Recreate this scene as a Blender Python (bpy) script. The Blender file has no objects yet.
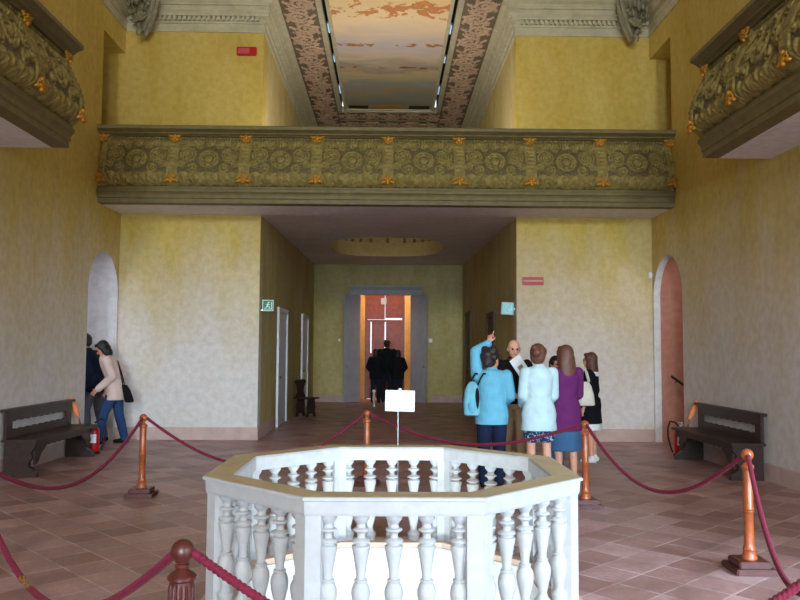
import bpy, bmesh, math, random
import numpy as np
from mathutils import Vector, Matrix, Euler
random.seed(7)
scene = bpy.context.scene
COL = scene.collection
PI = math.pi
V = Vector

# ------------------------------------------------------------------ materials
def lin(c):
    return tuple(((x/255)/12.92 if x/255 <= .04045 else ((x/255+.055)/1.055)**2.4) for x in c)

class NT:
    def __init__(s, name):
        s.m = bpy.data.materials.new(name); s.m.use_nodes = True
        s.t = s.m.node_tree; s.n = s.t.nodes; s.b = s.n['Principled BSDF']
    def new(s, kind, **kw):
        n = s.n.new(kind)
        for k, v in kw.items():
            if k in n.inputs: n.inputs[k].default_value = v
            else: setattr(n, k, v)
        return n
    def link(s, a, b): s.t.links.new(a, b)
    def coords(s, scale=(1, 1, 1), rot=(0, 0, 0), kind='Object', loc=(0, 0, 0)):
        tc = s.new('ShaderNodeTexCoord'); mp = s.new('ShaderNodeMapping')
        mp.inputs['Scale'].default_value = scale; mp.inputs['Rotation'].default_value = rot
        mp.inputs['Location'].default_value = loc
        s.link(tc.outputs[kind], mp.inputs['Vector']); return mp.outputs['Vector']
    def noise(s, vec, scale, detail=4, rough=.55, dist=0):
        n = s.new('ShaderNodeTexNoise'); n.inputs['Scale'].default_value = scale
        n.inputs['Detail'].default_value = detail; n.inputs['Roughness'].default_value = rough
        n.inputs['Distortion'].default_value = dist
        if vec is not None: s.link(vec, n.inputs['Vector'])
        return n.outputs['Fac']
    def ramp(s, fac, stops):
        r = s.new('ShaderNodeValToRGB'); e = r.color_ramp.elements
        while len(e) < len(stops): e.new(.5)
        for k, (p, c) in enumerate(stops):
            e[k].position = p; e[k].color = tuple(c)+(1,) if len(c) == 3 else c
        s.link(fac, r.inputs['Fac']); return r.outputs['Color']
    def mix(s, fac, a, b, mode='MIX'):
        n = s.new('ShaderNodeMix'); n.data_type = 'RGBA'; n.blend_type = mode
        for sock, v in ((n.inputs[0], fac), (n.inputs[6], a), (n.inputs[7], b)):
            if hasattr(v, 'is_output'): s.link(v, sock)
            elif isinstance(v, (int, float)): sock.default_value = v
            else: sock.default_value = tuple(v)+(1,)
        return n.outputs[2]
    def bump(s, h, strength=.3, dist=.01):
        n = s.new('ShaderNodeBump'); n.inputs['Strength'].default_value = strength
        n.inputs['Distance'].default_value = dist
        s.link(h, n.inputs['Height']); s.link(n.outputs['Normal'], s.b.inputs['Normal'])
    def col(s, c):
        if hasattr(c, 'is_output'): s.link(c, s.b.inputs['Base Color'])
        else: s.b.inputs['Base Color'].default_value = tuple(c)+(1,)
    def rough(s, r, spec=.5):
        s.b.inputs['Roughness'].default_value = r; s.b.inputs['Specular IOR Level'].default_value = spec

M = {}
def simple(name, rgb, rough=.6, var=.12, scale=18, metal=0, spec=.4, bump=.0):
    t = NT(name); c = lin(rgb); f = t.noise(t.coords(), scale)
    t.col(t.ramp(f, [(.3, tuple(x*(1-var) for x in c)), (.7, tuple(min(1, x*(1+var)) for x in c))]))
    t.rough(rough, spec); t.b.inputs['Metallic'].default_value = metal
    if bump: t.bump(f, bump, .01)
    M[name] = t.m; return t.m
def emit(name, rgb, st):
    t = NT(name); t.col(lin(rgb)); t.b.inputs['Emission Color'].default_value = lin(rgb)+(1,)
    t.b.inputs['Emission Strength'].default_value = st; M[name] = t.m

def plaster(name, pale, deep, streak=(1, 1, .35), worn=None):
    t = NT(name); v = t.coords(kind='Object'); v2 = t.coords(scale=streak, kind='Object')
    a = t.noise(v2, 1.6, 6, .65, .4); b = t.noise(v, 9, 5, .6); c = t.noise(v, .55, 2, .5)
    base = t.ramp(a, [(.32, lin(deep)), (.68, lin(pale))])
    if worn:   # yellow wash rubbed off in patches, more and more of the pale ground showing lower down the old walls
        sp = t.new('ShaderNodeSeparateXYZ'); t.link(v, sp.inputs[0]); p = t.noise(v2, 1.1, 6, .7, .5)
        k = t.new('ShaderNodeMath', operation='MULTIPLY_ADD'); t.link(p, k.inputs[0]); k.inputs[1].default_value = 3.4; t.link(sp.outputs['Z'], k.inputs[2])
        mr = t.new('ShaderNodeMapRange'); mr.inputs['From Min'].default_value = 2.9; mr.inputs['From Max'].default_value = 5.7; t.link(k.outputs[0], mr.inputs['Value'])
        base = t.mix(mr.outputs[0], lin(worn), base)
    blot = t.ramp(b, [(.35, (.84, .82, .76)), (.62, (1, 1, 1))])
    wide = t.ramp(c, [(.3, (.9, .89, .86)), (.7, (1, 1, 1))])
    t.col(t.mix(1, t.mix(.8, base, blot, 'MULTIPLY'), wide, 'MULTIPLY')); t.rough(.85, .2)
    t.bump(b, .12, .01); M[name] = t.m
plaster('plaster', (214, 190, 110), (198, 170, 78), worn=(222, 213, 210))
plaster('corridor_plaster', (208, 194, 142), (190, 170, 106))
plaster('white_plaster', (228, 226, 228), (214, 210, 212))
plaster('pink_plaster', (206, 152, 134), (188, 130, 112))
plaster('orange_plaster', (240, 196, 132), (230, 180, 110))
plaster('soffit_plaster', (242, 238, 244), (232, 226, 232))
simple('baseboard_paint', (192, 164, 154), .7, .1, 6)
simple('stone', (184, 183, 184), .6, .07, 14, bump=.12)
simple('worn_stone', (190, 170, 134), .55, .12, 5, bump=.1)
simple('stone_curb', (206, 178, 160), .7, .1, 12, bump=.1)
simple('cornice_plaster', (188, 181, 152), .8, .14, 5, bump=.05)
simple('stucco_grey', (136, 130, 104), .8, .25, 9, bump=.2)
simple('dark_wood', (50, 31, 26), .42, .35, 14)
simple('chair_wood', (56, 38, 32), .45, .3, 14)
simple('mahogany', (82, 34, 28), .36, .25, 20, spec=.6)
simple('orange_wood', (160, 80, 42), .3, .25, 20, spec=.6)
simple('brass', (214, 176, 96), .25, .1, 30, metal=1)
simple('metal', (190, 192, 196), .35, .1, 30, metal=.8)
simple('red_paint', (176, 20, 18), .3, .08, 20)
simple('dusty_red', (196, 74, 84), .5, .08, 20)
simple('black_rubber', (22, 22, 24), .5, .2, 20)
simple('white_paint', (236, 238, 240), .4, .03, 20)
simple('grey_paint', (172, 170, 176), .5, .08, 6)
simple('door_white', (226, 228, 236), .45, .03, 8)
simple('door_brown', (74, 50, 26), .55, .2, 8)
simple('sign_green', (0, 124, 72), .4, .05, 20)
simple('sign_cyan', (150, 226, 232), .4, .04, 20)
simple('sign_pale', (222, 246, 244), .4, .02, 20)
simple('board_white', (232, 248, 248), .5, .02, 20)
simple('gilt', (180, 124, 32), .42, .35, 26, metal=.25, bump=.2)
simple('orange_cloth', (226, 132, 78), .6, .15, 20)
simple('skin', (222, 164, 140), .55, .06, 30)
simple('skin_tan', (206, 142, 116), .55, .06, 30)
simple('lip', (176, 88, 84), .5, .05, 30)
simple('eye_dark', (24, 18, 16), .2, .1, 30)
for n, c in dict(hair_dark=(44, 32, 30), hair_brown=(92, 58, 44), hair_auburn=(106, 66, 52), hair_black=(26, 20, 20)).items():
    t = NT(n); v = t.coords(scale=(60, 60, 6)); f = t.noise(v, 3, 3); cl = lin(c)
    t.col(t.ramp(f, [(.3, tuple(x*.6 for x in cl)), (.7, tuple(x*1.4 for x in cl))])); t.rough(.45, .4); t.bump(f, .5, .01); M[n] = t.m
def cloth(name, rgb, var=.1):
    t = NT(name); c = lin(rgb); v = t.coords(); f = t.noise(v, 7, 3); g = t.noise(v, 160, 2)
    t.col(t.ramp(f, [(.3, tuple(x*(1-var) for x in c)), (.7, tuple(min(1, x*(1+var)) for x in c))]))
    t.rough(.9, .15); t.bump(f, .55, .03); M[name] = t.m
for n, c in dict(sky_blue=(104, 170, 194), navy=(26, 36, 60), black_cloth=(24, 23, 28), khaki=(168, 142, 108), pale_blue=(190, 214, 220),
                 purple=(104, 42, 98), denim=(64, 100, 138), denim_dark=(44, 66, 104), beige_pink=(214, 186, 176), charcoal=(34, 34, 44),
                 grey_wool=(88, 88, 92), cream=(230, 222, 208), white_cloth=(236, 236, 236), leather_dark=(38, 28, 26), backpack_blue=(114, 174, 192)).items(): cloth(n, c)
# printed shorts
t = NT('print_shorts'); f = t.noise(t.coords(), 26, 1, .4, 1.2)
t.col(t.ramp(f, [(.44, lin((40, 52, 84))), (.52, lin((52, 66, 100))), (.56, lin((150, 180, 196)))])); t.rough(.9, .1); M['print_shorts'] = t.m
# rope
t = NT('rope_red'); f = t.noise(t.coords(), 60, 2); c = lin((114, 16, 46))
t.col(t.ramp(f, [(.3, tuple(x*.75 for x in c)), (.7, tuple(x*1.2 for x in c))])); t.rough(.75, .3); t.bump(f, .4, .004)
t.b.inputs['Sheen Weight'].default_value = .1; M['rope_red'] = t.m
# carved balcony stone: dirt in wear blotches, ornament itself is geometry
t = NT('carved_wood'); v = t.coords(); f = t.noise(v, 12, 5); g = t.noise(v, 45, 3)
a = t.ramp(f, [(.3, lin((112, 98, 52))), (.55, lin((138, 122, 66))), (.75, lin((162, 144, 84)))])
gl = t.ramp(g, [(.69, (0, 0, 0)), (.74, (1, 1, 1))])
t.col(t.mix(gl, a, lin((176, 152, 92)))); t.rough(.65, .3); t.bump(g, .12, .01); M['carved_wood'] = t.m
simple('carved_recess_shade', (96, 84, 48), .75, .25, 20)  # shade painted into the low parts of the carving for contrast
simple('carved_moulding', (110, 97, 58), .6, .16, 8, bump=.1)
# terracotta floor tiles laid on the diagonal
t = NT('floor_tiles'); v = t.coords(rot=(0, 0, math.radians(47)), kind='Object')
br = t.new('ShaderNodeTexBrick'); br.offset = 0; br.squash = 1
br.inputs['Scale'].default_value = 1.0; br.inputs['Brick Width'].default_value = .33; br.inputs['Row Height'].default_value = .33
br.inputs['Mortar Size'].default_value = .007; br.inputs['Mortar Smooth'].default_value = .3; br.inputs['Bias'].default_value = 0
br.inputs['Color1'].default_value = (0, 0, 0, 1); br.inputs['Color2'].default_value = (1, 1, 1, 1); br.inputs['Mortar'].default_value = (.5, .5, .5, 1)
t.link(v, br.inputs['Vector'])
tile = t.ramp(br.outputs['Color'], [(0, lin((158, 116, 108))), (.45, lin((182, 140, 134))), (.8, lin((196, 155, 150))), (1, lin((206, 166, 163)))])
n1 = t.noise(t.coords(), 3.2, 5, .6); n2 = t.noise(t.coords(), 22, 4, .6)
tile = t.mix(.75, tile, t.ramp(n1, [(.33, (.58, .55, .55)), (.66, (1.0, 1.0, 1.0))]), 'MULTIPLY')
tile = t.mix(.6, tile, t.ramp(n2, [(.3, (.66, .64, .64)), (.65, (1, 1, 1))]), 'MULTIPLY')
gm = t.new('ShaderNodeMath', operation='MULTIPLY'); t.link(br.outputs['Fac'], gm.inputs[0]); t.link(t.ramp(n1, [(.4, (.1, .1, .1)), (.62, (.85, .85, .85))]), gm.inputs[1])
t.col(t.mix(gm.outputs[0], tile, lin((206, 190, 188)))); t.rough(.42, .5)
rr = t.ramp(n1, [(.3, (.3, .3, .3)), (.7, (.55, .55, .55))]); t.link(rr, t.b.inputs['Roughness'])
iv = t.new('ShaderNodeMath', operation='SUBTRACT'); iv.inputs[0].default_value = 1; t.link(br.outputs['Fac'], iv.inputs[1])
t.bump(iv.outputs[0], .35, .004); M['floor_tiles'] = t.m
# painted scroll frieze of the upper ceiling
t = NT('frieze'); v = t.coords(); f = t.noise(v, 3.6, 1.5, .5, 4.5); g = t.noise(v, 11, 2, .5, 1.5)
a = t.ramp(f, [(.38, lin((112, 98, 80))), (.44, lin((196, 184, 162))), (.52, lin((196, 146, 122))), (.57, lin((140, 126, 106))), (.64, lin((186, 172, 150)))])
t.col(t.mix(.25, a, t.ramp(g, [(.4, lin((110, 92, 76))), (.6, lin((190, 170, 146)))]))); t.rough(.8, .2); t.bump(f, .6, .05); M['frieze'] = t.m
# sky fresco: bands of cloud with soft orange figures' blotches, from the near (warm) to the far end (blue-green)
t = NT('fresco'); tc = t.new('ShaderNodeTexCoord'); sp = t.new('ShaderNodeSeparateXYZ'); t.link(tc.outputs['Object'], sp.inputs[0])
nb = t.noise(t.coords(scale=(.45, 1, 1)), 1.6, 5, .6, .6)
ma = t.new('ShaderNodeMath', operation='MULTIPLY_ADD'); t.link(nb, ma.inputs[0]); ma.inputs[1].default_value = 2.2; t.link(sp.outputs['Y'], ma.inputs[2])
mr = t.new('ShaderNodeMapRange'); mr.inputs['From Min'].default_value = 1.0; mr.inputs['From Max'].default_value = 7.6; t.link(ma.outputs[0], mr.inputs['Value'])
sky = t.ramp(mr.outputs[0], [(0, lin((240, 210, 156))), (.12, lin((240, 214, 168))), (.24, lin((222, 200, 176))), (.34, lin((200, 190, 190))), (.42, lin((214, 198, 172))),
      (.52, lin((170, 156, 140))), (.60, lin((206, 188, 142))), (.70, lin((158, 166, 158))), (.78, lin((176, 160, 126))), (.86, lin((146, 160, 154))), (.94, lin((160, 148, 120))), (1, lin((136, 146, 138)))])
def band(y0, w, thr, colr, base, sc, xs=(1, 1, 1)):
    f = t.noise(t.coords(scale=xs, loc=(y0*3.1, 0, 0)), sc, 4, .6, .5)
    d = t.new('ShaderNodeMath', operation='SUBTRACT'); t.link(sp.outputs['Y'], d.inputs[0]); d.inputs[1].default_value = y0
    q = t.new('ShaderNodeMath', operation='MULTIPLY'); t.link(d.outputs[0], q.inputs[0]); t.link(d.outputs[0], q.inputs[1])
    e = t.new('ShaderNodeMath', operation='MULTIPLY_ADD'); t.link(q.outputs[0], e.inputs[0]); e.inputs[1].default_value = -w; t.link(f, e.inputs[2])
    k = t.ramp(e.outputs[0], [(thr, (0, 0, 0)), (thr+.05, (1, 1, 1))])
    return t.mix(k, base, t.mix(f, lin((150, 84, 44)), colr))
sky = band(.35, .9, .47, lin((242, 168, 104)), sky, 3.2)
sky = band(2.05, 9, .50, lin((190, 142, 90)), sky, 4.2)
sky = band(3.35, 12, .53, lin((150, 116, 80)), sky, 4.6)
t.col(sky); t.rough(.8, .2); M['fresco'] = t.m
# pamphlet picture, dark exterior shutter wood
simple('shutter_wood', (128, 52, 24), .4, .25, 9, spec=.35)
simple('picture_brown', (150, 116, 92), .6, .3, 40)
simple('slot_dark', (40, 34, 28), .9, .1, 8)
emit('tube_glow', (170, 205, 235), .8)

# ------------------------------------------------------------------ mesh builder
class MB:
    def __init__(s): s.v = []; s.f = []; s.mi = []
    def add(s, vs, fs, mi=0):
        o = len(s.v); s.v += [tuple(p) for p in vs]; s.f += [tuple(i+o for i in f) for f in fs]; s.mi += [mi]*len(fs); return s
    def box(s, a, b, mi=0, mat=None):
        x0, y0, z0 = a; x1, y1, z1 = b
        vs = [V(p) for p in ((x0,y0,z0),(x1,y0,z0),(x1,y1,z0),(x0,y1,z0),(x0,y0,z1),(x1,y0,z1),(x1,y1,z1),(x0,y1,z1))]
        if mat: vs = [mat @ p for p in vs]
        return s.add(vs, [(0,3,2,1),(4,5,6,7),(0,1,5,4),(1,2,6,5),(2,3,7,6),(3,0,4,7)], mi)
    def loft(s, rings, cap=True, mi=0, closed=True):
        n = len(rings[0]); o = [p for r in rings for p in r]; fs = []
        for k in range(len(rings)-1):
            for i in range(n if closed else n-1):
                j = (i+1) % n; fs.append((k*n+i, k*n+j, (k+1)*n+j, (k+1)*n+i))
        if cap: fs.append(tuple(range(n))[::-1]); fs.append(tuple((len(rings)-1)*n+i for i in range(n)))
        return s.add(o, fs, mi)
    def lathe(s, prof, c=(0,0,0), n=20, mi=0, mat=None, cap=True):
        rs = []
        for r, z in prof:
            ring = [V((c[0]+r*math.cos(2*PI*i/n), c[1]+r*math.sin(2*PI*i/n), c[2]+z)) for i in range(n)]
            if mat: ring = [mat @ p for p in ring]
            rs.append(ring)
        return s.loft(rs, cap, mi)
    def tube(s, pts, r, n=10, mi=0, cap=True, lobes=0, twist=0, amp=.18):
        pts = [V(p) for p in pts]; rs = []; up = None; L = 0
        for k, p in enumerate(pts):
            d = (pts[min(k+1, len(pts)-1)]-pts[max(k-1, 0)]).normalized()
            if up is None:
                up = V((0,0,1)) if abs(d.z) < .9 else V((1,0,0))
            x = d.cross(up).normalized(); up = x.cross(d).normalized()
            if k: L += (p-pts[k-1]).length
            rad = r[k] if isinstance(r, (list, tuple)) else r
            ring = []
            for i in range(n):
                a = 2*PI*i/n; q = rad
                if lobes: q = rad*(1-amp+amp*1.5*abs(math.cos(lobes*(a-twist*L)/2))**.6)
                ring.append(p+x*(q*math.cos(a))+up*(q*math.sin(a)))
            rs.append(ring)
        return s.loft(rs, cap, mi)
    def sphere(s, c, r, n=16, m=10, mat=None, mi=0):
        if not isinstance(r, (tuple, list)): r = (r, r, r)
        rs = []
        for j in range(1, m):
            t = PI*j/m
            rs.append([V((r[0]*math.sin(t)*math.cos(2*PI*i/n), r[1]*math.sin(t)*math.sin(2*PI*i/n), -r[2]*math.cos(t))) for i in range(n)])
        vs = [p for q in rs for p in q]; vs += [V((0,0,-r[2])), V((0,0,r[2]))]
        fs = []
        for k in range(m-2):
            for i in range(n): j = (i+1) % n; fs.append((k*n+i, k*n+j, (k+1)*n+j, (k+1)*n+i))
        b = len(vs)-2
        for i in range(n):
            j = (i+1) % n; fs.append((b, j, i)); fs.append((b+1, (m-2)*n+i, (m-2)*n+j))
        if mat: vs = [mat @ p for p in vs]
        vs = [p+V(c) for p in vs]
        return s.add(vs, fs, mi)
    def cone(s, a, b, r0, r1, n=12):
        """capsule with round ends"""
        a = V(a); b = V(b); d = (b-a); L = d.length
        d = d.normalized() if L > 1e-6 else V((0,0,1))
        pts, rs = [], []
        for t in (-.97, -.8, -.45): pts.append(a+d*r0*t); rs.append(r0*math.sqrt(1-t*t))
        for t in (0, .5, 1): pts.append(a+d*L*t); rs.append(r0+(r1-r0)*t)
        for t in (.45, .8, .97): pts.append(b+d*r1*t); rs.append(r1*math.sqrt(1-t*t))
        return s.tube(pts, rs, n)
    def prism(s, poly, axis, a, b, mi=0, side_mi=None):
        """poly: 2-D points; axis 'x': poly=(y,z); 'y': (x,z); 'z': (x,y)"""
        def P(q, t): return {'x': (t, q[0], q[1]), 'y': (q[0], t, q[1]), 'z': (q[0], q[1], t)}[axis]
        n = len(poly); vs = [P(q, a) for q in poly]+[P(q, b) for q in poly]
        s.add(vs, [tuple(range(n)), tuple(range(2*n-1, n-1, -1))], mi)
        return s.add(vs, [(i, (i+1) % n, n+(i+1) % n, n+i) for i in range(n)], mi if side_mi is None else side_mi)
    def sweep(s, prof, path, closed=False, mi=0):
        """prof: (out, z) points; path: xy points; 'out' is to the left of travel; mitred"""
        P = [V((p[0], p[1])) for p in path]; n = len(P); rs = []
        for k in range(n):
            e0 = (P[k]-P[k-1]) if (k or closed) else None; e1 = (P[(k+1) % n]-P[k]) if (k < n-1 or closed) else None
            if e0 is None: e0 = e1
            if e1 is None: e1 = e0
            n0 = V((-e0.y, e0.x)).normalized(); n1 = V((-e1.y, e1.x)).normalized(); m = (n0+n1)/(1+n0.dot(n1))
            rs.append([V((P[k].x+m.x*o, P[k].y+m.y*o, z)) for o, z in prof])
        if closed: rs.append(rs[0])
        return s.loft(rs, not closed, mi, closed=True)
    def mesh(s, name, mats, smooth=False, recalc=True, bevel=0):
        me = bpy.data.meshes.new(name); me.from_pydata(s.v, [], s.f)
        for m in (mats if isinstance(mats, (list, tuple)) else [mats]): me.materials.append(M[m] if isinstance(m, str) else m)
        me.polygons.foreach_set('material_index', s.mi)
        if recalc or bevel:
            bm = bmesh.new(); bm.from_mesh(me)
            if bevel:
                bmesh.ops.remove_doubles(bm, verts=bm.verts, dist=1e-5)
                bmesh.ops.bevel(bm, geom=[e for e in bm.edges if len(e.link_faces) == 2 and e.calc_face_angle(0) > .5], offset=bevel, segments=2, affect='EDGES', clamp_overlap=True)
            if recalc: bmesh.ops.recalc_face_normals(bm, faces=bm.faces)
            bm.to_mesh(me); bm.free()
        if smooth:
            me.polygons.foreach_set('use_smooth', [True]*len(me.polygons))
            if smooth != 'all': me.set_sharp_from_angle(angle=math.radians(40))
        me.update(); return me
    def build(s, name, mats, parent=None, smooth=False, recalc=True, bevel=0):
        o = bpy.data.objects.new(name, s.mesh(name, mats, smooth, recalc, bevel)); COL.objects.link(o)
        if parent: o.parent = parent
        return o
def tag(o, label, cat, group=None, kind=None):
    o['label'] = label; o['category'] = cat
    if group: o['group'] = group
    if kind: o['kind'] = kind
    return o
def empty(name, loc=(0,0,0), rz=0.0):
    o = bpy.data.objects.new(name, None); COL.objects.link(o); o.location = loc; o.rotation_euler = (0,0,rz); o.empty_display_size = .1
    return o
def struct(mb, name, mats, **kw):
    o = mb.build(name, mats, **kw); o['kind'] = 'structure'; return o
def copy_tree(o, parent=None):
    c = o.copy(); COL.objects.link(c)
    if parent: c.parent = parent
    for ch in list(o.children): copy_tree(ch, c)
    return c
def inst(me, name, parent, loc=(0,0,0), rot=(0,0,0), scale=(1,1,1)):
    o = bpy.data.objects.new(name, me); COL.objects.link(o); o.parent = parent; o.location = loc; o.rotation_euler = rot; o.scale = scale
    return o

# ------------------------------------------------------------------ the room
XL, XR, YB, YF, Y0 = -4.8, 4.75, 14.1, 24.4, -12.0      # side walls, back wall, far corridor wall, wall behind the camera
CL, CR = -2.3, 2.3                                     # corridor / upper bay sides
ZT = 7.95                                              # upper ceiling
OC = V((.04, 5.52, 0))                                 # centre of the floor well
def octa(ap, c=OC):
    R = ap/math.cos(PI/8); return [(c.x+R*math.cos(PI/8+k*PI/4), c.y+R*math.sin(PI/8+k*PI/4)) for k in range(8)]

# floor with the octagonal well
f = MB(); a = .98; o8 = octa(a); cx, cy = OC.x, OC.y; zf = 0.0
X0, X1, YA, YZ = -9, 8, Y0-1.0, 26.4
def quad(m, x0, y0, x1, y1, z=0): m.add([(x0,y0,z),(x1,y0,z),(x1,y1,z),(x0,y1,z)], [(0,1,2,3)])
quad(f, X0, YA, X1, cy-a); quad(f, X0, cy+a, X1, YZ); quad(f, X0, cy-a, cx-a, cy+a); quad(f, cx+a, cy-a, X1, cy+a)
for sx, sy, i, j in ((1,1,0,1), (-1,1,2,3), (-1,-1,4,5), (1,-1,6,7)):
    f.add([(cx+sx*a, cy+sy*a, 0), o8[i]+(0,), o8[j]+(0,)], [(0,1,2)])
struct(f, 'floor', 'floor_tiles')
# shaft of the well and the hall below
s = MB(); lo = octa(.98)
s.loft([[p+(z,) for p in lo] for z in (0, -.5, -1.1)], cap=False); s.build('wall_well', 'white_plaster')['kind'] = 'structure'
s = MB(); quad(s, -6, -1, 6, 12, -4.6); struct(s, 'floor_below', 'white_plaster')

def arch(y0, y1, zs, n=18):
    c = (y0+y1)/2; r = (y1-y0)/2
    return [(c-r*math.cos(PI*k/n), zs+r*math.sin(PI*k/n)) for k in range(n+1)]
SW = (-2.5, 3.4, .2, 3.4)                              # tall window in the right wall beside the viewer
def side_wall(x, out, thick, name):
    m = MB(); b = x+out*thick; ya, yb = 12.67, 14.05
    if out < 0: m.prism([(Y0, 0), (ya, 0), (ya, 4.1), (Y0, 4.1)], 'x', x, b, 0, 1)
    else:
        for q in ([(Y0, 0), (SW[0], 0), (SW[0], 4.1), (Y0, 4.1)], [(SW[0], 0), (SW[1], 0), (SW[1], SW[2]), (SW[0], SW[2])], [(SW[0], SW[3]), (SW[1], SW[3]), (SW[1], 4.1), (SW[0], 4.1)], [(SW[1], 0), (ya, 0), (ya, 4.1), (SW[1], 4.1)]): m.prism(q, 'x', x, b, 0, 1)
    m.prism([(YB, 0), (YB, 4.1), (ya, 4.1)]+arch(ya, yb, 2.55)+[(yb, 0)], 'x', x, b, 0, 1)
    b2 = x+out*.5
    m.prism([(Y0, 4.1), (13.02, 4.1), (13.02, 8.6), (Y0, 8.6)], 'x', x, b2, 0)
    m.prism([(13.02, 6.94), (YB, 6.94), (YB, 8.6), (13.02, 8.6)], 'x', x, b2, 0)
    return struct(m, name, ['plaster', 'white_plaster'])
side_wall(XL, -1, .46, 'wall_left'); side_wall(XR, 1, .12, 'wall_right')
for nm, x0, x1 in (('wall_back_left', -6.2, CL), ('wall_back_right', CR, 6.2)):
    m = MB(); m.box((x0 if x0 > -6 else XL-.0, YB, 0) if 0 else (max(x0, XL) if x0 < 0 else x0, YB, 0), (x1 if x1 < 0 else min(x1, XR), YB+.3, 4.1))
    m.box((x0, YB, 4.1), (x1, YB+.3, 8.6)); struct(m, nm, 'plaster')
# corridor: side walls, far wall with the doorway, sloping ceiling with the oval opening
m = MB(); m.box((CL-.2, YB+.3, 0), (CL, YF, 8.6)); struct(m, 'wall_corridor_left', 'corridor_plaster')
m = MB(); m.box((CR, YB+.3, 0), (CR+.2, YF, 8.6)); struct(m, 'wall_corridor_right', 'corridor_plaster')
m = MB(); m.prism([(CL-.2, 0), (-.89, 0), (-.89, 3.31), (.72, 3.31), (.72, 0), (CR+.2, 0), (CR+.2, 8.6), (CL-.2, 8.6)], 'y', YF, YF+.3)
struct(m, 'wall_far', 'corridor_plaster')
def zc(y): return 4.0+(y-YB)*.0233
N = 64; hc = V((-.03, 19.45)); hole = []
for k in range(N):
    t_ = 2*PI*k/N; c_, s_ = math.cos(t_), math.sin(t_); e = 2/2.9
    hole.append((hc.x+1.36*math.copysign(abs(c_)**e, c_), hc.y+2.12*math.copysign(abs(s_)**e, s_)))
outer = []
for x, y in hole:
    d = V((x-hc.x, y-hc.y)); ts = []
    if d.x > 1e-6: ts.append((CR-hc.x)/d.x)
    if d.x < -1e-6: ts.append((CL-hc.x)/d.x)
    if d.y > 1e-6: ts.append((YF-hc.y)/d.y)
    if d.y < -1e-6: ts.append((YB-hc.y)/d.y)
    t_ = min(ts); outer.append((hc.x+d.x*t_, hc.y+d.y*t_))
m = MB(); vs = [(x, y, zc(y)) for x, y in hole]+[(x, y, zc(y)) for x, y in outer]
m.add(vs, [(k, (k+1) % N, N+(k+1) % N, N+k) for k in range(N)])
for X, Y in ((CL, YB), (CR, YB), (CR, YF), (CL, YF)):
    ks = sorted(range(N), key=lambda k: (outer[k][0]-X)**2+(outer[k][1]-Y)**2)[:8]
    for k in range(N):
        p, q = outer[k], outer[(k+1) % N]
        if (abs(p[0]-X) < 1e-6 and abs(q[1]-Y) < 1e-6) or (abs(p[1]-Y) < 1e-6 and abs(q[0]-X) < 1e-6):
            m.add([(p[0], p[1], zc(p[1])), (q[0], q[1], zc(q[1])), (X, Y, zc(Y))], [(0, 1, 2)])
struct(m, 'ceiling_corridor', 'soffit_plaster')
# upper floor slab top around the opening (closes the storey)
m = MB(); m.add([(x, y, zc(y)+.34) for x, y in hole]+[(x, y, zc(y)+.34) for x, y in outer], [(k, (k+1) % N, N+(k+1) % N, N+k) for k in range(N)])
struct(m, 'floor_upper', 'soffit_plaster')
# oval opening: drum and little balustrade round it on the upper floor
oc = empty('oval_ceiling_opening', (0, 0, 0)); tag(oc, 'oval balustraded opening in the corridor ceiling before the far door', 'opening')
m = MB(); m.loft([[(x, y, zc(y)-.01) for x, y in hole], [(x, y, zc(y)+.36) for x, y in hole], [(hc.x+(x-hc.x)*1.1, hc.y+(y-hc.y)*1.06, zc(y)+.36) for x, y in hole]], cap=False)
m.build('drum', 'corridor_plaster', oc, smooth=True)
m = MB(); h2 = [(hc.x+(x-hc.x)*1.05, hc.y+(y-hc.y)*1.035) for x, y in hole]
m.loft([[(hc.x+(x-hc.x)*k, hc.y+(y-hc.y)*k2, zc(y)+z) for x, y in hole] for k, k2, z in ((1.01,1.0,.93), (1.01,1.0,1.03), (1.12,1.08,1.03), (1.12,1.08,.93), (1.01,1.0,.93))], cap=False)
m.build('handrail', 'stone', oc)
bp = [(.03,0),(.045,.05),(.03,.1),(.055,.2),(.025,.38),(.05,.43),(.03,.48),(.045,.58)]
m = MB(); m.lathe(bp, n=10); bme = m.mesh('oval_baluster', 'carved_moulding', smooth=True)
for k in range(0, N, 2):
    inst(bme, 'baluster', oc, (h2[k][0], h2[k][1], zc(h2[k][1])+.36))

# hall ceiling (out of view), rear wall with tall windows, closing slabs
m = MB(); m.box((XL-.5, Y0, 8.6), (XR+.5, YB, 8.7)); struct(m, 'ceiling', 'soffit_plaster')
WIN = [(-4.2, -.4, .2, 3.6), (.4, 4.2, .2, 3.6)]; FILL_OPEN = [(-2.8, -1.2, 5.3, 7.4), (1.2, 2.8, 5.3, 7.4)]  # upper pair of openings is made up for the added warm fill
m = MB(); xs = sorted({XL-.5, XR+.5, *[q for w in WIN for q in w[:2]]})
def wall_with(m, wins, z0, z1):
    xs = sorted({XL-.5, XR+.5, *[q for w in wins for q in w[:2]]})
    for x0, x1 in zip(xs[:-1], xs[1:]):
        w = [w for w in wins if abs(w[0]-x0) < 1e-6]
        if w: m.box((x0, Y0-.4, z0), (x1, Y0, w[0][2])); m.box((x0, Y0-.4, w[0][3]), (x1, Y0, z1))
        else: m.box((x0, Y0-.4, z0), (x1, Y0, z1))
wall_with(m, WIN, 0, 4.2); wall_with(m, FILL_OPEN, 4.2, 8.6); struct(m, 'wall_rear', 'plaster')
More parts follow.
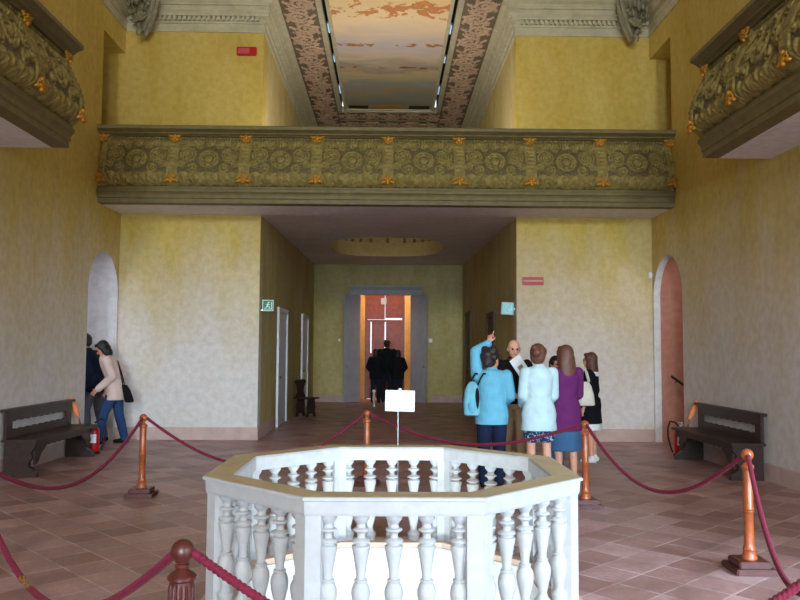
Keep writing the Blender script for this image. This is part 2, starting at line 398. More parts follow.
# side rooms seen through the arches, upper passages
m = MB(); m.box((-8, 14.06, 0), (XL-.46, 14.4, 4.1)); m.box((-8.1, 10.8, 0), (-8, 14.4, 4.1)); m.box((-8, 10.7, 0), (XL-.46, 10.8, 4.1)); m.box((-8.1, 10.7, 4.1), (XL-.5, 14.4, 4.2))
struct(m, 'wall_vestibule', 'white_plaster')
m = MB(); m.box((XR+.12, 14.08, 0), (7.5, 14.3, 4.1)); m.box((7.4, 10.8, 0), (7.5, 14.3, 4.1)); m.box((XR+.12, 10.7, 0), (7.5, 10.8, 4.1)); m.box((XR+.12, 10.7, 4.1), (7.5, 14.3, 4.2))
struct(m, 'wall_stairwell', ['pink_plaster', 'white_plaster'])
for sgn, X, nm in ((-1, XL, 'wall_passage_left'), (1, XR, 'wall_passage_right')):
    m = MB(); x0, x1 = sorted((X+sgn*.5, X+sgn*1.4)); m.box((x0, 12.4, 4.3), (x1, 12.5, 8.6)); xo = X+sgn*1.4; m.box((min(xo, xo+sgn*.1), 12.4, 4.3), (max(xo, xo+sgn*.1), YB, 8.6))
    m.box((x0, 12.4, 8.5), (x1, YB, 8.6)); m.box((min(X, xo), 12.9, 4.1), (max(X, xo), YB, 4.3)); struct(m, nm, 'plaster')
# lobby beyond the far door: side walls, ceiling, end wall with the shuttered window
YE = 25.9
m = MB(); m.box((-1.9, YF+.3, 0), (-1.8, YE, 3.9)); m.box((1.7, YF+.3, 0), (1.8, YE, 3.9)); m.box((-1.9, YF+.3, 3.8), (1.8, YE+.2, 3.9))
m.prism([(-1.9, 0), (-.76, 0), (-.76, 3.5), (.54, 3.5), (.54, 0), (1.8, 0), (1.8, 3.9), (-1.9, 3.9)], 'y', YE, YE+.2); struct(m, 'wall_lobby', 'orange_plaster')

# baseboards (painted skirting bands)
def skirting(name, path, h=.22):
    m = MB(); m.sweep([(0, 0), (.012, 0), (.012, h-.01), (0, h)], path); struct(m, name, 'baseboard_paint')
skirting('baseboard_left', [(XL, 12.66), (XL, Y0)])
skirting('baseboard_right', [(XR, Y0), (XR, 12.66)])
skirting('baseboard_back_left', [(CL, 16.3), (CL, YB), (XL+.002, YB)])
skirting('baseboard_back_right', [(XR-.002, YB), (CR, YB), (CR, 17)])
skirting('baseboard_far_left', [(-1.35, YF), (CL, YF), (CL, 22.8)]); skirting('baseboard_far_right', [(CR, 23.3), (CR, YF), (1.35, YF)])

# cornice round the hall and into the upper bay
cp = [(0, 7.35), (.03, 7.35), (.03, 7.37), (.015, 7.375), (.015, 7.50), (.05, 7.51), (.05, 7.54), (.025, 7.545), (.025, 7.615), (.105, 7.625), (.105, 7.65), (.085, 7.655), (.10, 7.69), (.14, 7.715), (.14, 7.73), (.12, 7.735), (.12, 7.80), (.16, 7.81), (.16, 7.83), (.145, 7.835), (.18, 7.88), (.24, 7.90), (.26, 7.91), (.26, 8.0), (0, 8.0)]
for nm, path in (('trim_1', [(CL, YF), (CL, YB), (XL, YB), (XL, Y0)]), ('trim_2', [(XR, Y0), (XR, YB), (CR, YB), (CR, YF)])):
    m = MB(); m.sweep(cp, path)
    P = path[1:-1] if nm == 'trim_1' else path[1:-1]
    x0, x1 = sorted((P[0][0], P[1][0])); x = x0+.08
    while x < x1-.05: m.box((x, YB-.092, 7.55), (x+.05, YB-.02, 7.62)); x += .088
    X = XL if nm == 'trim_1' else XR; sg = 1 if nm == 'trim_1' else -1; y = 11
    while y < YB-.1: xa, xb = sorted((X-sg*.02, X-sg*.092)); m.box((xa, y, 7.55), (xb, y+.05, 7.62)); y += .088
    struct(m, nm, 'cornice_plaster')
# carved string above the far wall end of the bay
m = MB(); m.sweep(cp, [(CR, YF), (CL, YF)]); struct(m, 'trim_3', 'cornice_plaster')

# upper ceiling of the bay: carved friezes, mouldings, slots, painting
m = MB()
for x0, x1 in ((CL, -1.36), (1.34, CR)): m.box((x0, YB-.3, ZT), (x1, YF, ZT+.1))
m.box((-1.36, 20.75, ZT), (1.34, YF, ZT+.1)); struct(m, 'ceiling_bay', 'cornice_plaster')
m = MB()
for x0, x1 in ((-1.37, -1.26), (1.24, 1.35)): m.box((x0, YB-.3, ZT-.04), (x1, 20.75, ZT+.1))
m.box((-1.37, 20.62, ZT-.04), (1.35, 20.76, ZT+.1))
struct(m, 'trim_4', 'cornice_plaster', bevel=.012)
m = MB()
for x0, x1 in ((-1.28, -1.1), (1.08, 1.26)): m.box((x0, YB-.3, ZT+.35), (x1, 20.7, ZT+.4)); m.box((x0-.01, YB-.3, ZT+.05), (x0+.02, 20.7, ZT+.4)); m.box((x1-.02, YB-.3, ZT+.05), (x1+.01, 20.7, ZT+.4))
struct(m, 'trim_5', 'slot_dark')
simple('frieze_ground', (118, 104, 84), .85, .18, 9)
simple('frieze_scroll', (192, 164, 138), .8, .14, 11)
def frieze(name, x0, x1, y0, y1, along):
    a0, a1, b0, b1 = (y0, y1, x0, x1) if along == 'y' else (x0, x1, y0, y1)
    na, nb = int((a1-a0)/.022), int((b1-b0)/.018); A, B = np.meshgrid(np.linspace(a0, a1, na), np.linspace(b0, b1, nb), indexing='ij')
    P = .56; kk = np.floor((A-a0)/P); ca = a0+(kk+.5)*P; sg = np.where(kk % 2 == 0, 1, -1); cb = (b0+b1)/2+sg*.04
    r = np.hypot(A-ca, B-cb); an = np.arctan2(B-cb, A-ca)
    h = .03*np.clip(.55+.6*np.cos(sg*an+r*2*PI/.12), 0, 1)*(r < .25)
    h = np.maximum(h, .026*np.clip(np.cos(an*7+sg*r*20), 0, 1)*(r > .2)*(r < .34))
    h = np.maximum(h, .024*np.clip(1-((B-(b0+b1)/2-sg*.2*np.cos((A-ca)/P*PI))/.03)**2, 0, 1))
    h = h*np.clip((np.minimum(B-b0, b1-B))/.04, 0, 1)
    pts = np.stack([B.ravel(), A.ravel(), (ZT-.004-h).ravel()], 1) if along == 'y' else np.stack([A.ravel(), B.ravel(), (ZT-.004-h).ravel()], 1)
    m = MB(); fs = [(i*nb+j, i*nb+j+1, (i+1)*nb+j+1, (i+1)*nb+j) for i in range(na-1) for j in range(nb-1)]
    m.add(pts.tolist(), fs); hv = h.ravel(); m.mi = [0 if hv[list(q)].mean() < .009 else 1 for q in fs]
    o = m.build(name, ['frieze_ground', 'frieze_scroll'], smooth='all', recalc=False); o['kind'] = 'structure'
frieze('trim_7', -2.04, -1.37, 13.9, YF, 'y'); frieze('trim_8', 1.35, 2.04, 13.9, YF, 'y'); frieze('trim_9', -1.37, 1.35, 20.8, 21.5, 'x'); frieze('trim_10', -1.37, 1.35, 21.6, 22.3, 'x')
pt = empty('ceiling_painting', (0, 14.0, ZT)); tag(pt, 'long painted sky fresco in a moulded frame on the upper ceiling', 'painting')
m = MB(); m.box((-1.14, -.2, -.03), (1.12, 6.42, 0)); m.build('painted_panel', 'fresco', pt)
m = MB()
for x0, x1 in ((-1.19, -1.12), (1.10, 1.17)): m.box((x0, -.2, -.05), (x1, 6.52, .03))
m.box((-1.19, 6.42, -.05), (1.17, 6.52, .03)); m.build('frame', 'cornice_plaster', pt, bevel=.01)
m = MB(); m.box((-.42, 6.12, -.036), (.34, 6.36, -.03)); m.build('orange_cartouche', 'gilt', pt)
for x0, x1 in ((-1.06, -.56), (.5, 1.03)): m = MB(); m.box((x0, 6.12, -.036), (x1, 6.36, -.03)); m.build('dark_tablet', 'slot_dark', pt)
for sx, xx, w in ((-1, -1.225, 'left'), (1, 1.205, 'right')):
    for k, (y, L, nw) in enumerate(((15.35, .4, 'nearest the hall'), (17.0, .34, 'halfway along'), (19.05, .55, 'nearest the far end'))):
        e = empty('slot_lamp', (xx, y, ZT+.02)); tag(e, f'slim bluish lamp in the {w} ceiling slot beside the fresco, {nw}', 'lamp', 'lamps in the ceiling slots')
        m = MB(); m.tube([(0, -L/2, 0), (0, L/2, 0)], .012, 8); m.build('tube', 'tube_glow', e, smooth=True)
        m = MB(); m.box((-.022, -L/2-.02, .018), (.022, L/2+.02, .06)); m.build('housing', 'metal', e)

# stucco cartouches in the two hall corners under the ceiling
def cartouche(x, y, sg, label):
    e = empty('stucco_cartouche', (x, y, 7.15)); e.scale = (1.22, 1, 1); e.rotation_euler = (0, 0, sg*math.radians(32)); tag(e, label, 'ornament', 'stucco cartouches under the ceiling')
    m = MB()
    pr = [(.015, 0), (.05, .06), (.09, .12), (.15, .25), (.2, .4), (.24, .6), (.25, .85), (.22, 1.0)]
    m.loft([[V((r*1.05*math.cos(a), .1+r*.55*math.sin(a), z)) for a in [2*PI*i/20 for i in range(20)]] for r, z in pr])
    m.build('shield', 'stucco_grey', e, smooth=True)
    m = MB()
    for s_ in (-1, 1):
        pts = [V((s_*(.02+.3*t**.8), .02, .08+.85*t)) for t in [k/14 for k in range(15)]]
        m.tube(pts, [.02+.025*math.sin(PI*k/14) for k in range(15)], 8)
        for cz, r0 in ((.78, .1), (.45, .075)):
            pts = [V((s_*(.13*(cz+.2)+.05)+s_*r0*(1-k/26)*math.cos(k*.42), -.08, cz+r0*(1-k/26)*math.sin(k*.42))) for k in range(24)]
            m.tube(pts, [.022*(1-k/30) for k in range(24)], 7)
    m.build('scroll', 'stucco_grey', e, smooth=True)
    m = MB()
    for k in range(7):
        a = (k-3)*.36; q = Matrix.Rotation(a, 3, 'Y')
        m.sphere((math.sin(a)*.12, -.07, .22+math.cos(a)*.1), (.025, .03, .09), 8, 6, mat=q)
    for k in range(5): m.sphere(((k-2)*.09, -.12, .6+.05*(k % 2)), (.04, .03, .1), 8, 6)
    m.build('leaf', 'stucco_grey', e, smooth=True)
    m = MB(); m.sphere((0, -.06, .03), (.035, .035, .07), 10, 8); m.build('drop', 'stucco_grey', e, smooth=True)
cartouche(-4.42, 13.76, -1, 'grey stucco cartouche hanging in the corner above the left doorway arch')
cartouche(4.37, 13.76, 1, 'grey stucco cartouche hanging in the corner above the right doorway arch')

# ------------------------------------------------------------------ balconies
BAY, ZB = 1.18, 4.27; HV = .86
zs_ = np.array([0, .05, .12, .27, .42, .56, .70, .80, .86]); os_ = np.array([.02, .085, .13, .152, .12, .055, -.01, -.05, -.06])
def smoothprof(z):  # cubic through the points
    k = np.polyfit(zs_, os_, 6); return np.polyval(k, z)
def relief():
    nu, nv = 132, 96
    u = np.linspace(-BAY/2, BAY/2, nu); z = np.linspace(0, HV, nv); U, Z = np.meshgrid(u, z); X = np.abs(U)
    rid = lambda d, w: np.clip(1-(d/w)**2, 0, 1)
    h = np.zeros_like(U)
    strip = X > .505
    r = np.hypot(X, Z-.45); h += .022*rid(r-.15, .022)+.03*rid(r, .07)+.012*rid(r-.1, .012)
    a = np.arctan2(Z-.45, X); h += .012*rid(r-.115, .03)*(.5+.5*np.cos(8*a))
    for cx_, cz_, rr_, sg in ((.33, .52, .15, 1), (.26, .30, .09, -1), (.43, .70, .09, -1), (.17, .70, .075, 1), (.44, .36, .075, 1)):
        rr = np.hypot(X-cx_, Z-cz_); aa = np.arctan2(Z-cz_, X-cx_)
        h += .03*rid(rr, rr_)**.5*(.5+.5*np.cos(sg*aa+rr*2*PI/.045)) * (rr < rr_)
    for cx_ in (0, .2, .4):
        rr = np.hypot(X-cx_, Z+.0); aa = np.arctan2(X-cx_, Z+.001)
        h = np.maximum(h, .038*rid(rr-.12, .115)*(.35+.65*np.abs(np.cos(aa*4.5)))*(np.abs(aa) < 1.25))
    h += .018*np.abs(np.sin(X*2*PI/.085))*rid(Z-.74, .07)*(X < .5)
    h += .014*rid(np.mod(X, .05)-.025, .02)*rid(Z-.835, .018)
    h += .004*np.sin(X*71+Z*23)*np.sin(Z*64-X*31)+.002*np.sin(X*140)*np.sin(Z*120+X*60)
    h = np.where(strip, .026+.007*np.sin(Z*2*PI/.07)*(X > .53), h*1.25)
    h += .008*rid(X-.505, .014)
    off = smoothprof(Z)+h-.012
    vs = np.stack([U.ravel(), -off.ravel(), Z.ravel()], 1)
    m = MB(); idx = lambda j, i: j*nu+i
    fs = [(idx(j, i), idx(j, i+1), idx(j+1, i+1), idx(j+1, i)) for j in range(nv-1) for i in range(nu-1)]
    m.add(vs.tolist(), fs); hv = h.ravel(); m.mi = [1 if hv[list(q)].mean() < .006 else 0 for q in fs]
    return m.mesh('carved_panel', ['carved_wood', 'carved_recess_shade'], smooth='all', recalc=False)
panel_me = relief()
def rosette():
    m = MB()
    for px, pz, rx, rz in ((0, 0, .045, .045), (-.055, .022, .038, .026), (.055, .022, .038, .026), (-.035, -.035, .03, .03), (.035, -.035, .03, .03), (0, .045, .03, .028), (-.09, .035, .026, .02), (.09, .035, .026, .02), (0, -.06, .022, .03)):
        m.sphere((px, -.012 if px else -.022, pz), (rx, .026, rz), 10, 7)
    for s_ in (-1, 1): m.tube([(s_*.02, -.035, -.01), (s_*.06, -.03, -.03), (s_*.085, -.02, -.005), (s_*.07, -.02, .015)], [.012, .011, .009, .006], 6)
    return m.mesh('gilded_rosette', 'gilt', smooth='all')
ros_me = rosette()
rail = [(-.2, 5.12), (-.02, 5.12), (.0, 5.135), (.05, 5.15), (.05, 5.165), (.10, 5.19), (.14, 5.205), (.14, 5.255), (.12, 5.27), (-.2, 5.27)]
foot = [(-.2, 4.0), (0, 4.0), (0, 4.07), (.02, 4.08), (.02, 4.13), (.035, 4.16), (.06, 4.18), (.06, 4.225), (.035, 4.24), (.035, 4.27), (-.2, 4.27)]
def balcony(name_label, loc, rz, xa, xb, bays, div):
    """front runs along local x, facing local -y; local y=0 is the lower front edge"""
    e = empty('balcony', loc, rz); tag(e, name_label, 'balcony', 'carved balconies')
    for nm, pr in (('top_rail', rail), ('base_moulding', foot)):
        m = MB(); m.sweep([(o, z-4.0) for o, z in pr], [(xb, 0), (xa, 0)]); m.build(nm, 'carved_moulding', e)
    for x in bays: inst(panel_me, 'carved_panel', e, (x, 0, ZB-4.0))
    for x in div:
        if x < xa-.05 or x > xb+.05: continue
        for z, s_ in ((.825, 1.0), (.10, 1.05)): inst(ros_me, 'gilded_rosette', e, (x, -float(smoothprof(z))-.03, ZB-4.0+z), (0, 0 if z > .5 else PI, 0), (s_, 1, s_))
    return e
# central balcony, wall to wall
b = balcony('wide carved balcony spanning the back of the hall over the corridor', (0, 12.95, 4.0), 0, XL, XR, [(-.02+BAY*(k+.5)) for k in range(-4, 4)], [(-.02+BAY*k) for k in range(-4, 5)])
m = MB(); m.box((XL, 0.02, 0.001), (XR, YB-12.95, .3)); m.build('soffit', 'soffit_plaster', b)
# side balconies
b = balcony('carved balcony high on the left wall, nearest the viewer', (-3.85, 9.42, 4.0), PI/2, -7.0, 0, [-BAY*(k+.5) for k in range(6)], [-.06]+[-BAY*k for k in range(1, 7)])
m = MB(); m.box((-7.0, .02, 0.001), (0, .95, .3)); m.build('soffit', 'soffit_plaster', b)
def endcap(b, x):
    m = MB(); zz = np.linspace(0, HV, 14)
    m.prism([(-float(smoothprof(q))+.012, ZB-4+q) for q in zz]+[(.9, ZB-4+HV), (.9, ZB-4)], 'x', x-.02, x); m.build('end_panel', 'carved_wood', b)
endcap(b, 0)
b2 = balcony('carved balcony high on the right wall, nearest the viewer', (3.89, 9.62, 4.0), -PI/2, 0, 7.2, [BAY*(k+.5) for k in range(6)], [.06]+[BAY*k for k in range(1, 7)])
m = MB(); m.box((0, .02, 0.001), (7.2, .86, .3)); m.build('soffit', 'soffit_plaster', b2); 
m = MB(); zz = np.linspace(0, HV, 14)
m.prism([(-float(smoothprof(q))+.012, ZB-4+q) for q in zz]+[(.8, ZB-4+HV), (.8, ZB-4)], 'x', 0, .02); m.build('end_panel', 'carved_wood', b2)

# ------------------------------------------------------------------ octagonal balustrade round the well
bl = empty('octagonal_balustrade', OC); tag(bl, 'white stone octagonal balustrade round the well in the floor', 'balustrade')
O0 = V((0, 0, 0)); AP = 1.10                            # axis line of the balusters
def ring(m, prof, top=None):
    rs = [[V(p+(z,)) for p in octa(r, O0)] for r, z in prof]; rs.append(rs[0])
    for i in range(len(prof)): m.loft(rs[i:i+2], cap=False, mi=1 if i == top else 0)
m = MB(); ring(m, [(1.01, .71), (1.015, .70), (1.17, .70), (1.175, .715), (1.18, .78), (1.195, .785), (1.195, .80), (1.185, .805), (1.02, .805), (1.01, .79)], 7)
m.build('coping', ['stone', 'worn_stone'], bl)
m = MB(); ring(m, [(.985, 0), (1.2, 0), (1.2, .035), (1.19, .045), (.985, .045)]); m.build('curb', 'stone_curb', bl)
bprof = [(.046,0),(.046,.03),(.05,.034),(.05,.055),(.036,.068),(.028,.085),(.026,.1),(.034,.135),(.047,.19),(.052,.225),(.05,.25),(.04,.275),(.032,.285),(.036,.29),(.036,.3),(.026,.305),(.025,.325),(.03,.36),(.043,.435),(.05,.47),(.05,.483),(.036,.49),(.034,.497),(.05,.503),(.052,.511),(.046,.519),(.024,.526),(.022,.545),(.03,.558),(.046,.565),(.046,.575),(.028,.583),(.024,.6),(.04,.622),(.046,.63),(.048,.655)]
m = MB(); m.lathe(bprof, n=20); bal_me = m.mesh('baluster', 'stone', smooth=True)
for k in range(8):
    A = V(octa(AP, O0)[k]+(0,)); B = V(octa(AP, O0)[(k+1) % 8]+(0,)); d = (B-A).normalized(); L = (B-A).length
    for i in range(5):
        p = A+d*(.095+(L-.19)*i/4); inst(bal_me, 'baluster', bl, (p.x, p.y, .045))
W = .085
for k in range(8):
    q = []
    ang = PI/8+k*PI/4
    for sgn in (-1, 1):
        pass
    Ro, Ri = octa(1.165, O0), octa(1.035, O0)
    Po, Pi_ = V(Ro[k]), V(Ri[k]); dn = (V(Ro[(k+1) % 8])-Po).normalized(); dp = (V(Ro[k-1])-Po).normalized()
    poly = [Po+dp*W, Po, Po+dn*W, Pi_+dn*(W-.03), Pi_, Pi_+dp*(W-.03)]
    m = MB(); m.prism([(p.x, p.y) for p in poly], 'z', .045, .70); m.build('corner_post', 'stone', bl)

# ------------------------------------------------------------------ rope barrier
def stanchion(x, y, mat, label, fluted=False, h=.885):
    e = empty('rope_stanchion', (x, y, 0)); e.rotation_euler = (0, 0, random.uniform(-.1, .1)); tag(e, label, 'barrier post', 'barrier posts')
    m = MB(); m.box((-.15, -.15, 0), (.15, .15, .045)); m.box((-.115, -.115, .045), (.115, .115, .09)); m.build('foot', 'mahogany', e, bevel=.008)
    m = MB(); pr = [(.055,.09),(.055,.11),(.045,.125),(.042,.15),(.048,.16),(.042,.17),(.036,.2),(.034,.42),(.042,.43),(.036,.44),(.042,.45),(.035,.46),(.037,.7),(.035,.735),(.045,.745),(.045,.765),(.03,.78),(.018,.79),(.018,.805)]
    if fluted:
        rs = []; n = 96
        pr = [(.06,.09),(.06,.12),(.05,.14),(.054,.16),(.047,.18),(.05,.2),(.05,.45),(.05,.71),(.046,.725),(.046,.735),(.054,.742),(.054,.752),(.044,.762),(.03,.77),(.022,.778),(.028,.786),(.028,.793),(.02,.80),(.02,.812)]
        for r, z in pr:
            q = [r*(1-.17*max(0, math.cos(14*2*PI*i/n))**.5 if .19 < z < .72 else 1) if .19 < z < .72 else r for i in range(n)]
            rs.append([V((q[i]*math.cos(2*PI*i/n), q[i]*math.sin(2*PI*i/n), z)) for i in range(n)])
        m.loft(rs)
    else: m.lathe(pr, n=20)
    m.build('post', mat, e, smooth=True)
    m = MB(); m.lathe([(.018,.8),(.028,.806),(.03,.815),(.02,.825)], n=16); m.sphere((0,0,h-.042), .044, 20, 12); m.build('finial', mat, e, smooth=True)
    return e
PF, PLL, PL, PC, PR_, PN, PFR = (-.765, 3.03), (-2.86, 5.5), (-2.67, 8.75), (-.245, 9.5), (2.04, 8.2), (2.66, 5.86), (1.77, 3.03)
stanchion(*PF, 'mahogany', 'dark fluted barrier post closest to the viewer, in front of the balustrade', True)
stanchion(*PLL, 'mahogany', 'barrier post whose dark foot just shows at the lower left picture edge')
stanchion(*PL, 'orange_wood', 'turned wooden barrier post standing by the left bench')
stanchion(*PC, 'orange_wood', 'turned wooden barrier post behind the balustrade, left of the white notice board')
stanchion(*PR_, 'orange_wood', 'turned wooden barrier post in front of the woman in purple')
stanchion(*PN, 'orange_wood', 'turned wooden barrier post between balustrade and right bench')
stanchion(*PFR, 'mahogany', 'fluted barrier post just beyond the right picture edge, where two red ropes meet', True)
ZR = .84
def rope(p, q, sag, label, r=.0148, clasp=None, n=90):
    P = V((p[0], p[1], ZR)); Q = V((q[0], q[1], ZR)); d = (Q-P); dh = d.normalized(); P = P+dh*.035; Q = Q-dh*.035
    e = empty('barrier_rope', (P.x, P.y, 0)); tag(e, label, 'rope', 'red barrier ropes')
    def at(t): w = P+(Q-P)*t; w.z -= sag*4*t*(1-t)*(1-.12*(2*t-1)**2); return w-V((P.x, P.y, 0))
    dh_len = (Q-P).length*1.9
    def seg(t0, t1):
        k = max(8, int(n*(t1-t0)*dh_len)); m = MB(); m.tube([at(t0+(t1-t0)*i/k) for i in range(k+1)], r, 18, lobes=3, twist=95, amp=.42); m.build('cord', 'rope_red', e, smooth='all')
    segs = [(0.012, .988)] if clasp is None else [(0.012, clasp-.022), (clasp+.022, .988)]
    for a_, b_ in segs: seg(a_, b_)
    for t0, t1 in ((0, .012), (.988, 1)):
        m = MB(); m.tube([at(t0), at((t0+t1)/2), at(t1)], r*1.12, 12); m.build('end_cap', 'rope_red', e, smooth=True)
    if clasp is not None:
        m = MB()
        c = [at(clasp-.026), at(clasp-.02), at(clasp-.012)]; m.tube(c, [r*1.2, r*1.25, r*.5], 12)
        m.tube([at(clasp-.012), at(clasp+.012)], r*.35, 8); m.sphere(at(clasp), (r*.6, r*.6, r*.6), 10, 8)
        m.tube([at(clasp+.012), at(clasp+.02), at(clasp+.026)], [r*.5, r*1.25, r*1.2], 12); m.build('clasp', 'brass', e, smooth=True)
    return e
rope(PLL, PF, .55, 'red rope with a brass clasp running from the closest post to the left edge', clasp=.42, r=.0155)
rope(PF, PFR, .50, 'twisted red rope crossing in front of the balustrade from the closest post', r=.0155)
rope(PL, PLL, .44, 'red rope sagging in front of the left bench')
rope(PL, PC, .56, 'red rope behind the balustrade running right from the post by the left bench')
rope(PC, PR_, .28, 'red rope passing in front of the visitors behind the balustrade')
rope(PR_, PN, .46, 'red rope sagging over the floor in front of the right bench')
rope(PN, PFR, .5, 'red rope dropping to the right edge from the post before the right bench')

# blank notice board on a thin pole
e = empty('notice_stand', (.105, 8.0, 0)); tag(e, 'blank white notice board on a thin pole behind the balustrade', 'sign')
m = MB(); m.lathe([(.14, 0), (.14, .012), (.03, .03), (.012, .04)], n=24); m.build('base', 'metal', e, smooth=True)
m = MB(); m.tube([(0, 0, .03), (0, 0, 1.0)], .008, 10); m.build('pole', 'metal', e, smooth=True)
m = MB(); m.box((-.152, -.012, .985), (.145, .004, 1.195), mat=Matrix.Rotation(math.radians(1.2), 4, 'Y')); m.build('board', 'board_white', e, bevel=.003)
m = MB(); m.box((.005, -.016, 1.185), (.035, .008, 1.215)); m.build('clip', 'white_paint', e, bevel=.004)

# ------------------------------------------------------------------ benches
def scallop(x0, x1, z, amp, n, down=True):
    pts = []
    for k in range(n):
        for i in range(7):
            t_ = i/6; pts.append((x0+(x1-x0)*(k+t_)/n, z+(-1 if down else 1)*amp*math.sin(PI*t_)))
    return pts
def bench(loc, rz, label):
    """local: length along x (0..2), back at y=0, seat towards -y"""
    e = empty('carved_bench', loc, rz); tag(e, label, 'bench', 'carved wooden benches'); L = 2.0
    m = MB(); m.box((-.07, -.09, .80), (L+.07, .0, .838)); m.build('top_rail', 'dark_wood', e, bevel=.006)
    m = MB()
    m.prism([(.12, .80)]+scallop(.12, L-.12, .695, .022, 9)+[(L-.12, .80)], 'y', -.055, -.03)
    m.prism([(.12, .47), (L-.12, .47)]+scallop(.12, L-.12, .56, .022, 9, False)[::-1], 'y', -.055, -.03)
    for x0, x1 in ((0, .15), (L-.15, L)): m.box((x0, -.06, .46), (x1, -.02, .80))
    m.build('backrest', 'dark_wood', e)
    m = MB(); m.box((-.05, -.45, .43), (L+.05, -.015, .468)); m.build('seat', 'dark_wood', e, bevel=.008)
    for x0 in (.02, L-.09):
        m = MB(); m.prism([(-.02, 0), (-.02, .43), (-.41, .43), (-.40, .36), (-.35, .31), (-.37, .24), (-.33, .18), (-.33, .13), (-.40, .08), (-.43, .05), (-.44, 0)], 'x', x0, x0+.07)
        m.build('end_support', 'dark_wood', e)
    m = MB(); br = [(.09, .43), (.09, .14), (.16, .15), (.22, .2), (.27, .27), (.36, .31), (.42, .35)]
    m.prism(br+scallop(.42, L-.42, .37, .02, 7)+[(L-q[0], q[1]) for q in br[::-1]], 'y', -.38, -.355); m.build('front_apron', 'dark_wood', e)
    return e
bench((XL+.03, 9.93, 0), PI/2, 'dark carved wooden bench against the left wall')
bench((XR-.03, 11.88, 0), -PI/2, 'dark carved wooden bench against the right wall')

def extinguisher(x, y, sg, side):
    e = empty('fire_extinguisher', (x, y, 0)); tag(e, f'red fire extinguisher with black hose beside the {side} bench', 'fire extinguisher', 'fire extinguishers')
    m = MB(); m.lathe([(.07,.02),(.082,.035),(.085,.06),(.085,.33),(.075,.375),(.045,.405),(.028,.415),(.028,.43)], n=24); m.build('cylinder', 'red_paint', e, smooth=True)
    m = MB(); m.lathe([(.095,0),(.1,.02),(.095,.035),(.08,.04)], n=24); m.build('foot_ring', 'black_rubber', e, smooth=True)
    m = MB(); n = 10; m.loft([[V((.0865*math.cos(a), .0865*math.sin(a), z)) for a in [-PI/2-.8+1.6*i/n for i in range(n+1)]] for z in (.17, .3)], cap=False, closed=False); m.build('label', 'white_paint', e, smooth=True)
    m = MB(); m.lathe([(.022,.43),(.026,.44),(.026,.47),(.015,.48)], n=14); m.box((-.02, -.09, .475), (.02, .03, .487)); m.box((-.018, -.085, .505), (.018, .03, .517)); m.build('valve', 'metal', e, smooth=True)
    m = MB(); k = [V((sg*.02, -.02, .46)), V((sg*.09, -.03, .52)), V((sg*.16, -.03, .53)), V((sg*.19, -.03, .44)), V((sg*.19, -.02, .3)), V((sg*.15, -.02, .14)), V((sg*.12, -.02, .06))]
    pts = []
    for i in range(len(k)-1):
        for t_ in (0, .33, .66): pts.append(k[i].lerp(k[i+1], t_))
    m.tube(pts+[k[-1]], .013, 8); m.build('hose', 'black_rubber', e, smooth=True)
extinguisher(-4.47, 12.2, 1, 'left'); extinguisher(4.5, 12.2, -1, 'right')
def leaning(x, y, wx, sg, side):
    e = empty('folded_stand', (x, y, 0)); tag(e, f'slim orange topped folded stand leaning on the wall behind the {side} bench end', 'stand', 'folded orange stands')
    top = V((wx-x, .05, .86)); mid = top*.62+V((sg*-.02, 0, .04))
    m = MB(); m.tube([mid, mid.lerp(top, .3), mid.lerp(top, .7), top], [.028, .042, .04, .022], 12); m.build('wrap', 'orange_cloth', e, smooth=True)
    for s_ in (-.05, .05):
        m = MB(); m.tube([mid, V((s_, s_*.6-.02, 0.0))], .011, 8); m.build('leg', 'orange_wood' if s_ < 0 else 'black_rubber', e, smooth=True)
leaning(-4.50, 12.0, XL+.03, -1, 'left'); leaning(4.42, 12.0, XR-.03, 1, 'right')

# little carved chair in the corridor
e = empty('carved_chair', (CL+.05, 18.95, 0), PI/2-.5); tag(e, 'small dark carved chair between the white doors of the corridor', 'chair')
m = MB(); m.prism([(.06, .46), (.14, .44), (.36, .44), (.44, .46), (.36, .6), (.4, .74), (.47, .82), (.42, .88), (.08, .88), (.03, .82), (.1, .74), (.14, .6)], 'y', -.05, -.015); m.build('backrest', 'chair_wood', e)
m = MB(); m.box((0, -.42, .42), (.5, 0, .455)); m.build('seat', 'chair_wood', e, bevel=.006)
for y0 in (-.06, -.36):
    m = MB(); m.prism([(.05, 0), (.13, 0), (.17, .08), (.33, .08), (.37, 0), (.45, 0), (.4, .12), (.42, .25), (.38, .42), (.12, .42), (.08, .25), (.1, .12)], 'y', y0, y0+.035); m.build('leg', 'chair_wood', e)

# ------------------------------------------------------------------ doors, frames, signs, switches
def corridor_door(n, x, sg, ya, yb, h, mat, fmat):
    m = MB(); xa, xb = sorted((x, x+sg*.012)); m.box((xa, ya+.1, 0), (xb, yb-.1, h-.1)); o = struct(m, f'door_{n}', mat)
    m = MB(); t0, t1 = sorted((x+sg*.0, x+sg*.045))
    m.box((t0, ya, 0), (t1, ya+.1, h)); m.box((t0, yb-.1, 0), (t1, yb, h)); m.box((t0, ya+.1, h-.1), (t1, yb-.1, h)); m.build('door_frame', fmat, o)
    m = MB(); q0, q1 = sorted((x+sg*.012, x+sg*.022)); w = yb-ya-.2
    for z0, z1 in ((.15, .95), (1.1, h-.25)): m.box((q0, ya+.2, z0), (q1, yb-.2, z1))
    m.build('raised_panel', mat, o, bevel=.004)
    m = MB(); m.sphere((x+sg*.06, ya+.2, 1.02), .025, 10, 8); m.build('door_handle', 'brass', o, smooth=True)
corridor_door(1, CL, 1, 16.4, 17.9, 2.48, 'door_white', 'door_white'); corridor_door(2, CL, 1, 20.95, 22.5, 2.55, 'door_white', 'door_white')
